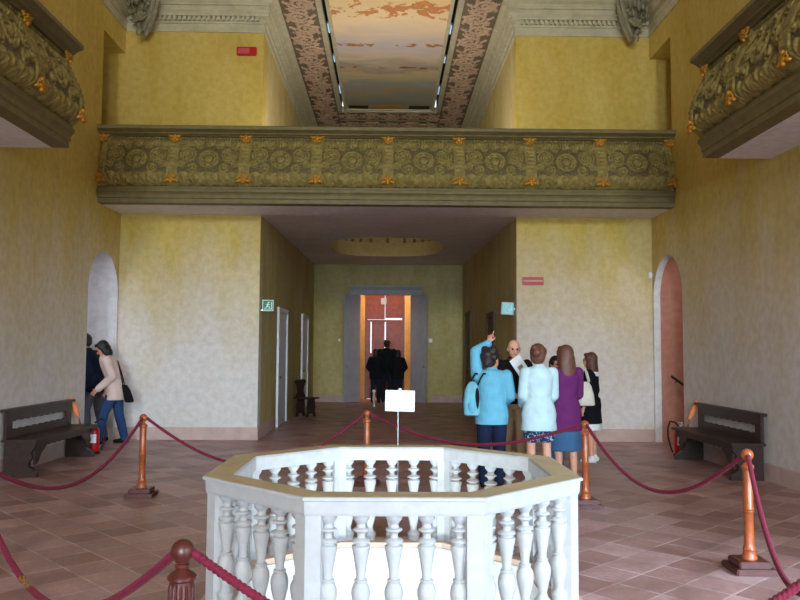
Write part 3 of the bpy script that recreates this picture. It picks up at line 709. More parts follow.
corridor_door(3, CR, -1, 16.9, 18.2, 2.45, 'door_brown', 'door_brown'); corridor_door(4, CR, -1, 21.8, 23.2, 2.7, 'door_brown', 'door_brown')
# far doorway: lintel moulding, two grey leaves swung towards the hall
m = MB(); m.sweep([(0, 3.31), (.05, 3.31), (.05, 3.45), (.09, 3.5), (.12, 3.54), (.12, 3.58), (0, 3.58)], [(1.02, YF), (-1.19, YF)]); struct(m, 'trim_6', 'grey_paint')
for n, hx, sg in ((5, -.89, -1), (6, .72, 1)):
    o = MB()
    o.box((0, -.045, .02), (.76, 0, 3.28)); d = struct(o, f'door_{n}', 'grey_paint', bevel=.004); d.location = (hx, YF-.01, 0)
    d.rotation_euler = (0, 0, math.radians(-54) if sg > 0 else math.radians(180+54))
    if sg < 0: d.scale = (1, -1, 1)
    m = MB()
    for z0, z1 in ((.2, 1.1), (1.25, 2.2), (2.35, 3.1)):
        for y0, y1 in ((-.058, -.045), (0, .012)): m.box((.12, y0, z0), (.64, y1, z1))
    m.build('raised_panel', 'grey_paint', d, bevel=.004)
    m = MB(); m.sphere((.7, -.075, 1.1), .022, 10, 8); m.tube([(.7, -.075, 1.1), (.7, -.045, 1.1)], .01, 8); m.build('door_handle', 'brass', d, smooth=True)
# shuttered window at the end of the lobby
e = empty('window_shutters', (-.11, YE+.08, 0)); tag(e, 'tall reddish wooden shutters with light leaking through the gaps beyond the door', 'shutters')
m = MB()
for x0, x1, z0, z1 in ((-.65, -.57, 0, 3.5), (.57, .65, 0, 3.5), (-.57, .57, 3.42, 3.5), (-.57, .57, 2.52, 2.59)): m.box((x0, -.04, z0), (x1, .04, z1))
m.build('frame', 'shutter_wood', e, bevel=.004)
m = MB(); m.box((-.466, -.02, .02), (-.434, .02, 1.5)); m.build('closing_strip', 'shutter_wood', e)
for x0, x1, z0, z1 in ((-.57, -.465, .02, 2.52), (-.435, .0, .02, 2.52), (.035, .57, .02, 2.52), (-.57, .0, 2.6, 3.42), (.012, .57, 2.645, 3.42)):
    m = MB(); m.box((x0, -.02, z0), (x1, .02, z1)); w = x1-x0
    if w > .2:
        zz = [(z0+.1, z1-.1)] if z1-z0 < 1 else [(z0+.1, z0+1.1), (z0+1.25, z1-.1)]
        for p, q in zz: m.box((x0+.09, -.035, p), (x1-.09, -.02, q))
    m.build('leaf', 'shutter_wood', e, bevel=.005)
m = MB(); m.box((-.13, -.1, 3.1), (.05, -.04, 3.3)); m.build('lamp_box', 'grey_paint', e, bevel=.006)

def green_man(e, y, s, mat):
    m = MB()
    m.sphere((.012*s, y, .055*s), (.016*s, .004, .016*s), 10, 6)
    for a_, b_, r_ in (((.0, .035), (-.012, -.01), .014), ((-.012, -.01), (.03, -.03), .01), ((.03, -.03), (.03, -.06), .008), ((-.012, -.01), (-.03, -.045), .01), ((-.03, -.045), (-.06, -.05), .008), ((.0, .03), (.04, .01), .007), ((.0, .03), (-.035, .02), .007)):
        m.tube([(a_[0]*s, y, a_[1]*s), (b_[0]*s, y, b_[1]*s)], r_*s, 6)
    m.box((-.075*s, y-.002, -.075*s), (.075*s, y+.002, -.066*s)); m.box((.06*s, y-.002, -.07*s), (.072*s, y+.002, .07*s))
    m.build('pictogram', mat, e)
e = empty('exit_sign', (-2.175, 14.3, 2.39)); tag(e, 'small green running man exit sign on the left corridor wall', 'sign')
m = MB(); m.box((-.09, -.012, -.09), (.09, .012, .09)); m.build('panel', 'sign_green', e, bevel=.003)
m = MB()
for a_, b_ in (((-.1, -.1), (.1, -.088)), ((-.1, .088), (.1, .1)), ((-.1, -.088), (-.088, .088)), ((.088, -.088), (.1, .088))): m.box((a_[0], -.014, a_[1]), (b_[0], .014, b_[1]))
m.build('border', 'sign_pale', e); green_man(e, -.015, .95, 'sign_pale')
m = MB(); m.box((-.125, -.01, -.1), (-.095, .01, -.07)); m.build('bracket', 'metal', e)
e = empty('exit_sign', (2.165, 14.3, 2.365)); e.rotation_euler = (0, math.radians(4), 0); tag(e, 'small pale cyan pictogram sign on the right corridor corner', 'sign')
m = MB(); m.box((-.1, -.012, -.1), (.1, .012, .1)); m.build('panel', 'sign_cyan', e, bevel=.003)
m = MB()
for a_, b_ in (((-.115, -.115), (.115, -.1)), ((-.115, .1), (.115, .115)), ((-.115, -.1), (-.1, .1)), ((.1, -.1), (.115, .1))): m.box((a_[0], -.014, a_[1]), (b_[0], .014, b_[1]))
m.build('border', 'grey_paint', e); green_man(e, -.015, 1.0, 'sign_pale')
m = MB(); m.box((.115, -.008, -.01), (.135, .008, .01)); m.build('bracket', 'metal', e)
e = empty('red_wall_box', (-2.6, YB, 6.995)); tag(e, 'shiny red oblong box high on the upper left wall', 'wall box')
m = MB(); m.box((-.18, -.07, -.075), (.18, 0, .075)); m.build('housing', 'red_paint', e, bevel=.012)
m = MB(); m.box((-.15, -.074, -.055), (.05, -.07, .045)); m.build('lens', 'dusty_red', e)
e = empty('red_wall_box', (2.59, YB, 2.85)); tag(e, 'faded red oblong panel on the wall right of the corridor', 'wall box')
m = MB(); m.box((-.19, -.04, -.07), (.19, 0, .07)); m.build('housing', 'dusty_red', e, bevel=.006)
m = MB(); m.box((-.17, -.044, -.012), (.17, -.04, .012)); m.build('stripe', 'cornice_plaster', e)
e = empty('wall_sensor', (XR-.04, YB-.0, 2.97)); tag(e, 'small white oval sensor in the corner by the right arch', 'sensor')
m = MB(); m.sphere((0, -.03, 0), (.035, .03, .06), 14, 10); m.build('dome', 'white_paint', e, smooth=True)
m = MB(); m.box((-.03, -.02, -.05), (.03, 0, .05)); m.build('back_plate', 'white_paint', e, bevel=.004)
for x, lab in ((1.31, 'small white switch on the far wall right of the grey door leaf'), (-1.5, 'small white switch on the far wall left of the grey door leaf')):
    e = empty('light_switch', (x, YF, 1.9)); tag(e, lab, 'switch', 'switches by the far door')
    s_ = .055 if x > 0 else .035
    m = MB(); m.box((-s_, -.012, -s_*1.1), (s_, 0, s_*1.1)); m.build('plate', 'white_paint', e, bevel=.003)
    m = MB(); m.box((-s_*.5, -.018, -s_*.5), (s_*.5, -.012, s_*.5)); m.build('rocker', 'white_paint', e)
# stair handrail beyond the right arch
e = empty('stair_handrail', (5.02, 13.98, 0)); tag(e, 'sloping black handrail on the pink wall through the right arch', 'handrail')
m = MB(); m.tube([(0, 0, 1.17), (.9, 0, .52)], .022, 10); m.build('rail', 'black_rubber', e, smooth=True)
for t_ in (.12, .7):
    m = MB(); m.tube([(.9*t_, 0, 1.17-.65*t_), (.9*t_, .1, 1.13-.65*t_)], .009, 8); m.build('bracket', 'black_rubber', e, smooth=True)
# short white-capped post in the doorway
e = empty('short_post', (-.39, 22.75, 0)); tag(e, 'short white capped post on the floor before the far doorway', 'post')
m = MB(); m.lathe([(.08, 0), (.08, .02), (.03, .04), (.025, .1)], n=18); m.build('base', 'metal', e, smooth=True)
m = MB(); m.lathe([(.025, .1), (.03, .14), (.045, .24), (.035, .34), (.025, .38)], n=16); m.build('shaft', 'stone_curb', e, smooth=True)
m = MB(); m.sphere((0, 0, .42), .05, 16, 10); m.build('cap', 'white_paint', e, smooth=True)
# ------------------------------------------------------------------ people
def blob(m, mat, name, parent, voxel=.012, smooth=3, fac=.5):
    """fuse closed shapes into one continuous surface"""
    me = m.mesh(name, mat, recalc=True); o = bpy.data.objects.new(name, me); COL.objects.link(o)
    md = o.modifiers.new('fuse', 'REMESH'); md.mode = 'VOXEL'; md.voxel_size = voxel
    if smooth:
        sm = o.modifiers.new('ease', 'SMOOTH'); sm.iterations = smooth; sm.factor = fac
    dg = bpy.context.evaluated_depsgraph_get(); dg.update()
    new = bpy.data.meshes.new_from_object(o.evaluated_get(dg)); o.modifiers.clear(); o.data = new; bpy.data.meshes.remove(me)
    new.name = name; new.polygons.foreach_set('use_smooth', [True]*len(new.polygons)); new.update(); o.parent = parent; return o

def hand(m, wrist, d, nrm, pose='relaxed', side=1, s=1.0):
    """d: pointing direction, nrm: back of the hand, side: which side the thumb leaves"""
    d = V(d).normalized(); nrm = V(nrm); nrm = (nrm-d*nrm.dot(d)).normalized(); x = d.cross(nrm)*side; w = V(wrist)
    P = lambda a, b, c: w+d*(a*s)+x*(b*s)+nrm*(c*s)
    R = Matrix((x, d, nrm)).transposed()
    m.cone(P(-.03,0,0), P(.02,0,0), .024*s, .026*s); m.sphere(P(.048,0,0), (.041*s, .05*s, .017*s), 14, 10, mat=R)
    for k, (bx, L, r) in enumerate(((.031, .072, .0105), (.011, .082, .0108), (-.011, .076, .0105), (-.03, .06, .0098))):
        curl = {'relaxed': .45+.1*k, 'grip': 1.35, 'point': .06 if k == 0 else 1.45, 'flat': .12}[pose]
        a = P(.082, bx, 0); b1 = curl*.6
        b = a+(d*math.cos(b1)-nrm*math.sin(b1))*(L*.52*s)+x*(bx*.12*s); b2 = curl*1.5
        c = b+(d*math.cos(b2)-nrm*math.sin(b2))*(L*.5*s)
        m.cone(P(.06, bx*.9, 0), a, r*s, r*s, 8); m.cone(a, b, r*s, r*.95*s, 8); m.cone(b, c, r*.95*s, r*.8*s, 8)
    t0 = P(.02, .03, -.004); t1 = P(.052, .06, -.014); t2 = P(.08, .066 if pose != 'grip' else .03, -.026)
    m.cone(t0, t1, .014*s, .0125*s, 8); m.cone(t1, t2, .012*s, .0095*s, 8)

TOR = [(.80,.15,.105),(.88,.168,.118),(.97,.162,.112),(1.07,.136,.098),(1.18,.15,.108),(1.28,.168,.115),(1.36,.172,.105),(1.41,.135,.085),(1.45,.07,.065)]
class Figure:
    """local axes: faces -Y, left hand on +X, built for 1.70 m and scaled"""
    def __init__(s, name, label, x, y, rz, height=1.70, lean=0.0, head=(0,0,0), hoff=(0,0,0), arms=None, legs=None, skin='skin', vox=.011, z=0.0, group=None, female=False, hk=1.06):
        s.e = empty(name, (x, y, z), rz); tag(s.e, label, 'person', group); s.k = height/1.70; s.lean = lean; s.vox = vox; s.skin = skin; s.f = female; s.hk = hk*height/1.70
        k = s.k
        s.neck = s.T(0, .012, 1.44); s.hc = s.neck+V((hoff[0], hoff[1]-.022, .135+hoff[2]))*k; s.hr = Euler(head, 'ZYX').to_matrix()
        s.hs = {sd: s.T(sd*(.165 if female else .185), .01, 1.37) for sd in (1, -1)}
        A = {1: ((.235, .035, 1.10), (.225, -.06, .86), None, 'relaxed'), -1: ((-.235, .035, 1.10), (-.225, -.06, .86), None, 'relaxed')}
        if arms: A.update(arms)
        s.arm = {sd: (V(a[0])*k, V(a[1])*k, a[2], a[3]) for sd, a in A.items()}
        Lg = {1: ((.095, -.015, .49), (.10, .03, .085), 0.0), -1: ((-.095, -.015, .49), (-.10, .03, .085), 0.0)}
        if legs: Lg.update(legs)
        s.leg = {sd: (s.T(sd*.088, 0, .90), V(a[0])*k, V(a[1])*k, a[2]) for sd, a in Lg.items()}
        s.body()
    def T(s, x, y, z):
        t = max(0, (z-.92)/.5); return V((x, y-s.lean*t**1.15, z-.28*s.lean*s.lean*t*2))*s.k
    def rings(s, z0, z1, extra, n=24, flare=0.0, top_pinch=True):
        k = s.k; zs = [q[0] for q in TOR]; out = []
        lv = sorted({z0, z1, *[z for z in zs if z0 < z < z1], *([z0+(.8-z0)*t for t in (.33, .66)] if z0 < .8 else [])})
        for z in lv:
            rx = float(np.interp(z, zs, [q[1] for q in TOR])); ry = float(np.interp(z, zs, [q[2] for q in TOR]))
            if s.f: rx *= .93 if z > 1.0 else 1.02; ry *= .95
            fl = flare*max(0, (.98-z))
            out.append([s.T((rx+extra+fl)*math.cos(a), (ry+extra+fl*.8)*math.sin(a), z) for a in [2*PI*i/n for i in range(n)]])
        return out
    def body(s):
        k = s.k; m = MB(); m.loft(s.rings(.80, 1.45, 0))
        m.cone(s.neck-V((0,0,.05))*k, s.hc+s.hr @ V((0,.02,-.06))*k, .056*k, .05*k)
        hk = s.hk; H = lambda p: s.hc+s.hr @ (V(p)*hk)
        def es(c, r, n=18, q=12): m.sphere(H(c), tuple(v*hk for v in r), n, q, mat=s.hr)
        es((0, .012, .02), (.076, .096, .098)); es((0, -.022, -.035), (.060, .068, .078)); es((0, -.055, -.085), (.032, .032, .026), 12, 8)
        m.cone(H((0, -.082, .012)), H((0, -.106, -.028)), .009*k, .014*k, 8)          # nose
        es((0, -.078, .03), (.05, .02, .012), 10, 6)
        for q in (1, -1): es((q*.076, .012, -.005), (.011, .02, .032), 10, 8)
        for sd in (1, -1):
            el, wr, hd, pose = s.arm[sd]; sh = s.hs[sd]
            m.cone(sh, el, .05*k, .039*k); m.cone(el, wr, .039*k, .026*k)
            d = (wr-el).normalized() if hd is None else V(hd[0]); nr = V((sd, -.25, .1)) if hd is None else V(hd[1])
            x = d.normalized().cross((nr-d*nr.dot(d)).normalized())
            want = V((0, -1, .2)) if hd is None or len(hd) < 3 else V(hd[2])
            hand(m, wr+d.normalized()*.02*k, d, nr, pose, 1 if x.dot(want) > 0 else -1, k*(.92 if s.f else 1))
        for sd in (1, -1):
            hp, kn, an, ang = s.leg[sd]
            m.cone(hp, kn, .082*k, .054*k); m.cone(kn, kn.lerp(an, .35)+V((0,.012,0)), .052*k, .05*k); m.cone(kn.lerp(an, .35)+V((0,.012,0)), an, .05*k, .034*k)
            fd = V((math.sin(ang), -math.cos(ang), 0)); m.cone(an+V((0,0,-.035))*k-fd*.02*k, an+fd*.13*k+V((0,0,-.055))*k, .034*k, .026*k)
        s.bodyo = blob(m, s.skin, 'body', s.e, min(s.vox, .009), 2)
        m = MB()
        for q in (1, -1): m.sphere(H((q*.03, -.083, .008)), .012*k, 10, 8)
        m.build('eyes', 'eye_dark', s.e, smooth='all')
        m = MB(); m.sphere(H((0, -.088, -.058)), (.024*k, .008*k, .007*k), 10, 6, mat=s.hr); m.build('mouth', 'lip', s.e, smooth='all')
    def top(s, mat, hem=.78, extra=.018, sleeve=1.0, flare=.12, name='jacket', collar=True, sw=.018):
        k = s.k; m = MB(); m.loft(s.rings(hem, 1.44, extra, flare=flare))
        for sd in (1, -1):
            el, wr, hd, p = s.arm[sd]; sh = s.hs[sd]; m.sphere(sh, (.062*k, .06*k, .058*k), 14, 10)
            if sleeve > .5:
                m.cone(sh, el, (.054+sw)*k, (.044+sw)*k); e2 = el.lerp(wr, (sleeve-.5)*2*.96); m.cone(el, e2, (.044+sw)*k, (.034+sw*.9)*k)
            else: m.cone(sh, sh.lerp(el, sleeve*2), (.054+sw)*k, (.05+sw)*k)
        if collar:
            n = 20; rr = []
            for z, r in ((1.40, .092), (1.455, .072), (1.475, .07)): rr.append([s.T(r*math.cos(a), .012+r*.9*math.sin(a), z) for a in [2*PI*i/n for i in range(n)]])
            m.loft(rr)
        return blob(m, mat, name, s.e, s.vox, 2)
    def trousers(s, mat, extra=.012, length=1.0, name='trousers', cuff=.012):
        k = s.k; m = MB(); m.loft(s.rings(.80, 1.0, extra))
        for sd in (1, -1):
            hp, kn, an, _ = s.leg[sd]; m.cone(hp, kn, (.088+extra)*k, (.058+extra)*k)
            if length > .55:
                e2 = kn.lerp(an, (length-.5)*2); m.cone(kn, e2, (.058+extra)*k, (.044+cuff)*k)
        return blob(m, mat, name, s.e, s.vox, 2)
    def skirt(s, mat, hem, extra=.014, flare=.2, name='skirt'):
        m = MB(); m.loft(s.rings(hem, 1.0, extra, flare=flare)); return blob(m, mat, name, s.e, s.vox, 1)
    def shorts(s, mat, hem, extra=.02, name='shorts'):
        k = s.k; m = MB(); m.loft(s.rings(.78, 1.0, extra))
        for sd in (1, -1):
            hp, kn, an, _ = s.leg[sd]; t = (hp.z-hem*k)/(hp.z-kn.z); q = hp.lerp(kn, t); n = 18
            m.loft([[c+V((r*math.cos(a), r*math.sin(a), 0)) for a in [2*PI*i/n for i in range(n)]] for c, r in ((hp, (.09+extra)*k), (hp.lerp(q, .5), (.085+extra*1.2)*k), (q, (.08+extra*1.4)*k))])
        return blob(m, mat, name, s.e, s.vox, 1)
    def shoes(s, mat):
        k = s.k
        for sd in (1, -1):
            hp, kn, an, ang = s.leg[sd]; fd = V((math.sin(ang), -math.cos(ang), 0)); m = MB(); g = an+V((0,0,-.045))*k
            m.cone(g-fd*.03*k, g+fd*.06*k, .044*k, .042*k); m.cone(g+fd*.06*k+V((0,0,-.005)), g+fd*.15*k+V((0,0,-.012))*k, .042*k, .032*k)
            m.cone(an, g, .045*k, .045*k)
            # flat soles
            m.v = [(p[0], p[1], max(p[2], an.z-.084*k)) for p in m.v]; blob(m, mat, 'shoe', s.e, s.vox, 1)
    def hair(s, style, mat):
        k = s.hk; m = MB(); H = lambda p: s.hc+s.hr @ (V(p)*k)
        def es(c, r): m.sphere(H(c), tuple(v*k for v in r), 18, 12, mat=s.hr)
        if style == 'fringe':
            for q in (1, -1): es((q*.062, .04, -.005), (.022, .05, .045))
            es((0, .085, -.02), (.06, .028, .05))
        else:
            es((0, .026, .033), (.086, .094, .096)); es((0, .045, -.02), (.08, .075, .075)); es((0, -.05, .085), (.055, .04, .03))
            for q in (1, -1): es((q*.066, .0, .035), (.022, .05, .05))
            if style in ('bob', 'long'):
                for q in (1, -1): es((q*.066, .02, -.05), (.03, .05, .09))
                es((0, .055, -.07), (.082, .055, .09))
            if style == 'long':
                m.loft([[H((rx*math.cos(a), y+ry*math.sin(a), z)) for a in [2*PI*i/16 for i in range(16)]] for z, rx, ry, y in ((0, .09, .06, .05), (-.1, .098, .06, .06), (-.19, .09, .05, .075), (-.26, .07, .035, .085))])
            if style == 'bun': es((0, .115, .03), (.045, .04, .045)); es((.02, .1, .085), (.04, .04, .03))
            if style == 'short': es((0, .06, .02), (.08, .07, .08))
            if style == 'messy':
                for c in ((.05, .05, .1), (-.05, .04, .1), (0, .09, .05), (.07, .06, .02), (-.07, .06, .02), (0, .08, -.05)): es(c, (.045, .045, .045))
        return blob(m, mat, 'hair', s.e, .01*k, 2)

# the pointing visitor with a backpack (left arm raised)
p = Figure('person', 'person in light blue jacket and dark trousers, back turned, arm raised and pointing up', 1.23, 9.39, PI-.15, 1.62, lean=.05, head=(0, 0, -.6), skin='skin_tan', hk=1.16,
    arms={1: ((.205, -.06, 1.665), (.045, -.17, 1.765), ((-.25, -.15, 1), (.5, .7, .2), (-1, 0, 0)), 'point'), -1: ((-.235, .0, 1.12), (-.16, -.2, 1.02), ((.3, -1, .1), (-.6, -.2, .6)), 'relaxed')})
p.top('sky_blue', .77, .035, 1.0, .1, sw=.024); p.trousers('navy', .022, cuff=.02); p.shoes('leather_dark'); p.hair('messy', 'hair_dark')
# glasses temple
m = MB(); H = lambda q: p.hc+p.hr @ (V(q)*p.hk)
for q in (1, -1): m.tube([H((q*.08, .02, .012)), H((q*.07, -.085, .012))], .004, 6)
m.tube([H((.07, -.092, .012)), H((-.07, -.092, .012))], .004, 6); m.build('glasses', 'eye_dark', p.e)
# bald guide
g = Figure('person', 'bald person in black jacket and khaki trousers facing the group', 1.71, 10.75, .12, 1.75, head=(.12, 0, -.1),
    arms={1: ((.25, -.02, 1.13), (.10, -.27, 1.20), ((-.2, -.5, .8), (.3, -.6, -.6), (-1, 0, 0)), 'grip'), -1: ((-.25, .0, 1.11), (-.12, -.2, .98), ((.6, -.7, 0), (-.4, -.4, .6)), 'relaxed')})
g.top('black_cloth', .86, .022, 1.0, .03, sw=.02); g.trousers('khaki', .016); g.shoes('leather_dark'); g.hair('fringe', 'hair_brown')
# woman in pale blue blouse and print shorts
q = Figure('person', 'person in pale blue blouse and dark print shorts with pinned up brown hair, back turned', 1.765, 9.25, PI+.1, 1.67, head=(0, 0, -.45), female=True,
    hk=1.14,
    arms={1: ((.19, -.02, 1.10), (.15, -.2, .98), ((-.5, -1, .1), (.6, 0, .5)), 'relaxed'), -1: ((-.19, -.02, 1.10), (-.16, -.19, .98), ((.5, -1, .1), (-.6, 0, .5)), 'relaxed')})
q.top('pale_blue', .69, .026, 1.0, .14, name='blouse', sw=.018); q.shorts('print_shorts', .55, .008); q.shoes('white_cloth'); q.hair('bun', 'hair_auburn')
# woman in purple
r = Figure('person', 'person in purple top and denim skirt with shoulder length brown hair, back turned', 2.14, 9.55, PI+.2, 1.66, head=(0, 0, .15), female=True,
    hk=1.14,
    arms={1: ((.19, -.02, 1.10), (.13, -.2, .99), ((-.5, -1, .1), (.6, 0, .5)), 'relaxed'), -1: ((-.19, -.03, 1.10), (-.12, -.2, 1.02), ((.5, -1, .1), (-.6, 0, .5)), 'relaxed')})
r.top('purple', .66, .028, 1.0, .12, name='blouse', sw=.022); r.skirt('denim', .42, .022, .06); r.shoes('leather_dark'); r.hair('long', 'hair_auburn')
# boy half hidden
c = Figure('person', 'dark haired person mostly hidden between the pale blue and purple blouses', 2.24, 10.55, .6, 1.53, head=(.1, 0, -.3), skin='skin_tan')
c.top('charcoal', .8, .016, .4, .03, name='shirt'); c.trousers('denim', .014); c.shoes('white_cloth'); c.hair('short', 'hair_black')
# woman with the cream bag
d = Figure('person', 'person with long brown hair in black top beside the cream shoulder bag', 2.95, 11.5, PI/2+PI-.45, 1.58, head=(0, 0, -.2), female=True)
d.top('black_cloth', .82, .018, .9, .05, name='top'); d.skirt('white_cloth', .50, .018, .14); d.shoes('white_cloth'); d.hair('long', 'hair_brown')
m = MB(); m.loft(d.rings(.60, 1.0, .04, flare=.1)); blob(m, 'black_cloth', 'long_top', d.e, .012, 1)
m = MB()
n = 20
m.loft([[d.T(rr*math.cos(a), .012+rr*.85*math.sin(a), z) for a in [2*PI*i/n for i in range(n)]] for z, rr in ((1.33, .15), (1.41, .125), (1.455, .075))]); m.v = [tuple(v) for v in m.v]
blob(m, 'white_cloth', 'collar', d.e, .012, 1)
# couple at the left arch
h = Figure('person', 'person in beige pink jacket and jeans stepping through the left arch, head bowed', -4.57, 13.42, -PI/2+.15, 1.75, lean=.15, head=(.55, 0, 0), hoff=(0, -.055, -.015), female=True, skin='skin_tan',
    arms={1: ((.225, -.02, 1.10), (.18, -.24, .90), None, 'relaxed'), -1: ((-.225, .06, 1.10), (-.2, -.12, .88), None, 'relaxed')},
    legs={1: ((.09, -.16, .50), (.09, -.24, .085), 0), -1: ((-.09, .04, .49), (-.09, .14, .095), 0)})
h.top('beige_pink', .72, .04, 1.0, .14, sw=.026); h.trousers('denim_dark', .02, cuff=.022); h.shoes('leather_dark'); h.hair('bob', 'hair_black')
i_ = Figure('person', 'person in dark navy jacket and grey trousers, half hidden inside the left arch', -5.05, 13.72, -PI/2-.1, 1.86, lean=.12, head=(.3, 0, 0), hoff=(0, -.05, 0),
    legs={1: ((.1, -.08, .5), (.1, -.02, .085), 0), -1: ((-.1, .05, .49), (-.1, .14, .09), 0)})
i_.top('navy', .78, .03, 1.0, .06); i_.trousers('grey_wool', .018, cuff=.018); i_.shoes('leather_dark'); i_.hair('short', 'hair_dark')
# three dark figures in the far doorway
far = 'visitors in the far doorway'
for x, y, rz, H_, st, lab in ((-.03, 24.3, PI, 1.92, 'short', 'tallest of the three dark clothed figures in the far doorway, in the middle'), (-.36, 24.15, PI-.3, 1.64, 'bob', 'dark clothed figure at the left in the far doorway'), (.30, 24.2, PI+.3, 1.62, 'bob', 'dark clothed figure at the right in the far doorway')):
    a = Figure('person', lab, x, y, rz, H_, vox=.018, group=far, female=(st == 'bob'), skin='skin_tan',
        arms={1: ((.26, .03, 1.12), (.2, -.16, .95), None, 'relaxed'), -1: ((-.26, .03, 1.12), (-.2, -.16, .95), None, 'relaxed')})
    a.top('black_cloth', .74, .035, 1.0, .1, sw=.03); a.trousers('charcoal', .02, cuff=.02); a.shoes('leather_dark'); a.hair(st, 'hair_black')

# things carried
bk = empty('backpack', (.975, 9.16, 1.045), -.25); bk.scale = (.74, .8, .76); tag(bk, 'light blue backpack slung on the back of the pointing visitor', 'backpack')
m = MB(); n = 22
m.loft([[V((rx*math.copysign(abs(math.cos(a))**.7, math.cos(a)), y+ry*math.copysign(abs(math.sin(a))**.7, math.sin(a)), z)) for a in [2*PI*i/n for i in range(n)]] for z, rx, ry, y in ((-.26, .09, .05, 0), (-.24, .125, .08, -.01), (-.05, .135, .095, -.015), (.12, .115, .075, 0), (.22, .075, .05, .02), (.26, .03, .02, .03))])
blob(m, 'backpack_blue', 'bag', bk, .012, 2)
m = MB(); m.sphere((.015, -.075, -.1), (.085, .045, .12), 16, 10); m.build('front_pocket', 'sky_blue', bk, smooth='all')
m = MB(); m.sphere((.09, -.06, .0), (.035, .05, .17), 14, 10); m.build('dark_side_panel', 'black_cloth', bk, smooth='all')
for s_ in (-.05, .08):
    m = MB(); m.tube([(s_, .04, .2), (s_+.04, .07, .3), (s_+.08, .14, .38), (s_+.1, .2, .37)], .014, 8); m.build('strap', 'black_cloth', bk, smooth='all')
pm = empty('pamphlet', (1.745, 10.38, 1.38)); pm.rotation_euler = (math.radians(12), math.radians(-35), 0); tag(pm, 'white pamphlet with a brown picture held up by the bald guide', 'pamphlet')
m = MB(); m.box((-.08, -.003, -.16), (.08, .003, .16)); m.build('sheet', 'white_paint', pm)
m = MB(); m.box((-.035, -.005, -.085), (.035, -.003, .035)); m.build('picture', 'picture_brown', pm)
hb = empty('handbag', (2.80, 11.2, 1.0), .1); tag(hb, 'cream shoulder bag hanging at the side of the long haired visitor in black', 'bag')
m = MB()
m.loft([[V((rx*math.cos(a), ry*math.sin(a), z)) for a in [2*PI*i/n for i in range(n)]] for z, rx, ry in ((-.17, .125, .045), (-.155, .138, .06), (-.02, .125, .06), (.11, .085, .045), (.17, .05, .03))]); blob(m, 'cream', 'bag', hb, .012, 2)
for y_ in (-.03, .03):
    m = MB(); m.tube([(-.05, y_, .17), (-.03, y_+.04, .3), (.0, y_*.3+.12, .42), (.03, y_+.04, .3), (.05, y_, .17)], .011, 8); m.build('handle', 'cream', hb, smooth='all')
kb = empty('handbag', (-4.37, 13.36, .85), 0); tag(kb, 'black handbag at the hip of the visitor in the beige pink jacket', 'bag')
m = MB(); m.loft([[V((x+rx*math.cos(a), ry*math.sin(a), z)) for a in [2*PI*i/n for i in range(n)]] for z, rx, ry, x in ((-.15, .05, .09, .06), (-.13, .07, .12, .05), (.05, .06, .1, .0), (.14, .04, .07, -.04))]); blob(m, 'black_cloth', 'bag', kb, .012, 2)
m = MB(); m.tube([(-.04, -.05, .12), (-.09, -.03, .3), (-.16, .0, .54), (-.1, .06, .3), (-.05, .05, .12)], .009, 8); m.build('strap', 'black_cloth', kb, smooth='all')

# ------------------------------------------------------------------ light and camera
w = bpy.data.worlds.new('sky'); scene.world = w; w.use_nodes = True
bg = w.node_tree.nodes['Background']; bg.inputs['Color'].default_value = (.80, .90, 1.0, 1); bg.inputs['Strength'].default_value = 2.0
def area(name, loc, target, sx, sy, power, color, spread=180):
    l = bpy.data.lights.new(name, 'AREA'); l.shape = 'RECTANGLE'; l.size = sx; l.size_y = sy; l.energy = power; l.color = color; l.spread = math.radians(spread)
    o = bpy.data.objects.new(name, l); COL.objects.link(o); o.location = loc
    o.rotation_euler = (V(target)-V(loc)).to_track_quat('-Z', 'Y').to_euler(); return o
# daylight entering by the tall rear windows
area('sky_daylight', (12.5, -12.5, 4.6), (0, 11, .6), 8, 4.6, 5000, (.56, .79, 1.0))
area('sky_daylight', (-1.6, Y0-8.0, 5.2), (1.5, 14, .2), 11, 6.0, 14500, (.56, .79, 1.0))
area('sky_daylight', (10.0, -4.5, 7.5), (1.5, 4.5, 0), 4.5, 3.5, 4200, (.58, .80, 1.0))
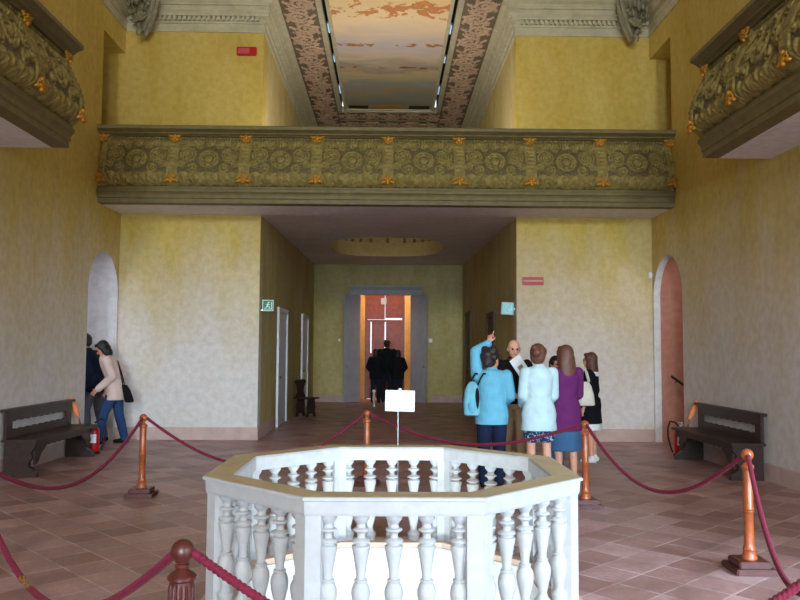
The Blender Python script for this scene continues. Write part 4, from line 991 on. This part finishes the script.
# added warm fill for the upper walls, from unseen upper openings
for x in (-2.0, 2.0): area('added_upper_fill', (x, Y0-.2, 6.4), (x*.8, 14, 6.6), 1.5, 2.0, 182, (1.0, .86, .58), 100)
# bright hall below the well
area('lower_hall_daylight', (.04, 3.7, -2.6), (.04, 6.7, -.35), 2.4, 1.6, 280, (.72, .93, 1.0))
# side rooms
area('vestibule_daylight', (-6.6, 12.0, 3.4), (-5.4, 13.9, 1.2), 1.2, 1.2, 26, (.78, .82, 1.0))
area('stair_lamp', (6.4, 12.2, 3.2), (5.2, 13.9, 1.2), .8, .8, 20, (.95, .85, .85))
# lobby lamp
area('lobby_lamp', (-.1, 25.0, 3.7), (-.1, 25.9, 0), 2.4, .2, 34, (1.0, .80, .56))
# added fill hidden behind the balcony rail to brighten the painted ceiling
area('added_bay_fill', (0, 13.7, 4.9), (0, 18.5, 8), 3.4, .4, 75, (1.0, .97, .93))

cam = bpy.data.cameras.new('camera'); co = bpy.data.objects.new('camera', cam); COL.objects.link(co)
FPX, HCAM, VPX, VPY, ROLL = 790.0, 1.6, 388.0, 350.0, .006
cam.sensor_width = 36; cam.lens = FPX/800*36; cam.clip_start = .05; cam.clip_end = 200
x_, y_ = VPX-400, -(VPY-300); c_, s_ = math.cos(ROLL), math.sin(ROLL); vx, vy = c_*x_-s_*y_, s_*x_+c_*y_
yaw = math.atan(-vx/FPX); pit = math.atan(-vy/math.hypot(FPX, vx))
fw = V((math.sin(yaw)*math.cos(pit), math.cos(yaw)*math.cos(pit), math.sin(pit))); rt = V((math.cos(yaw), -math.sin(yaw), 0)); up = rt.cross(fw)
r2 = rt*c_+up*s_; u2 = up*c_-rt*s_
co.matrix_world = Matrix(((r2.x, u2.x, -fw.x, 0), (r2.y, u2.y, -fw.y, 0), (r2.z, u2.z, -fw.z, HCAM), (0, 0, 0, 1)))
scene.camera = co
scene.view_settings.view_transform = 'Standard'; scene.view_settings.look = 'None'; scene.view_settings.gamma = 1
scene.view_settings.use_curve_mapping = False; scene.view_settings.exposure = 0.0
scene.cycles.use_denoising = True; scene.cycles.max_bounces = 10; scene.cycles.diffuse_bounces = 6
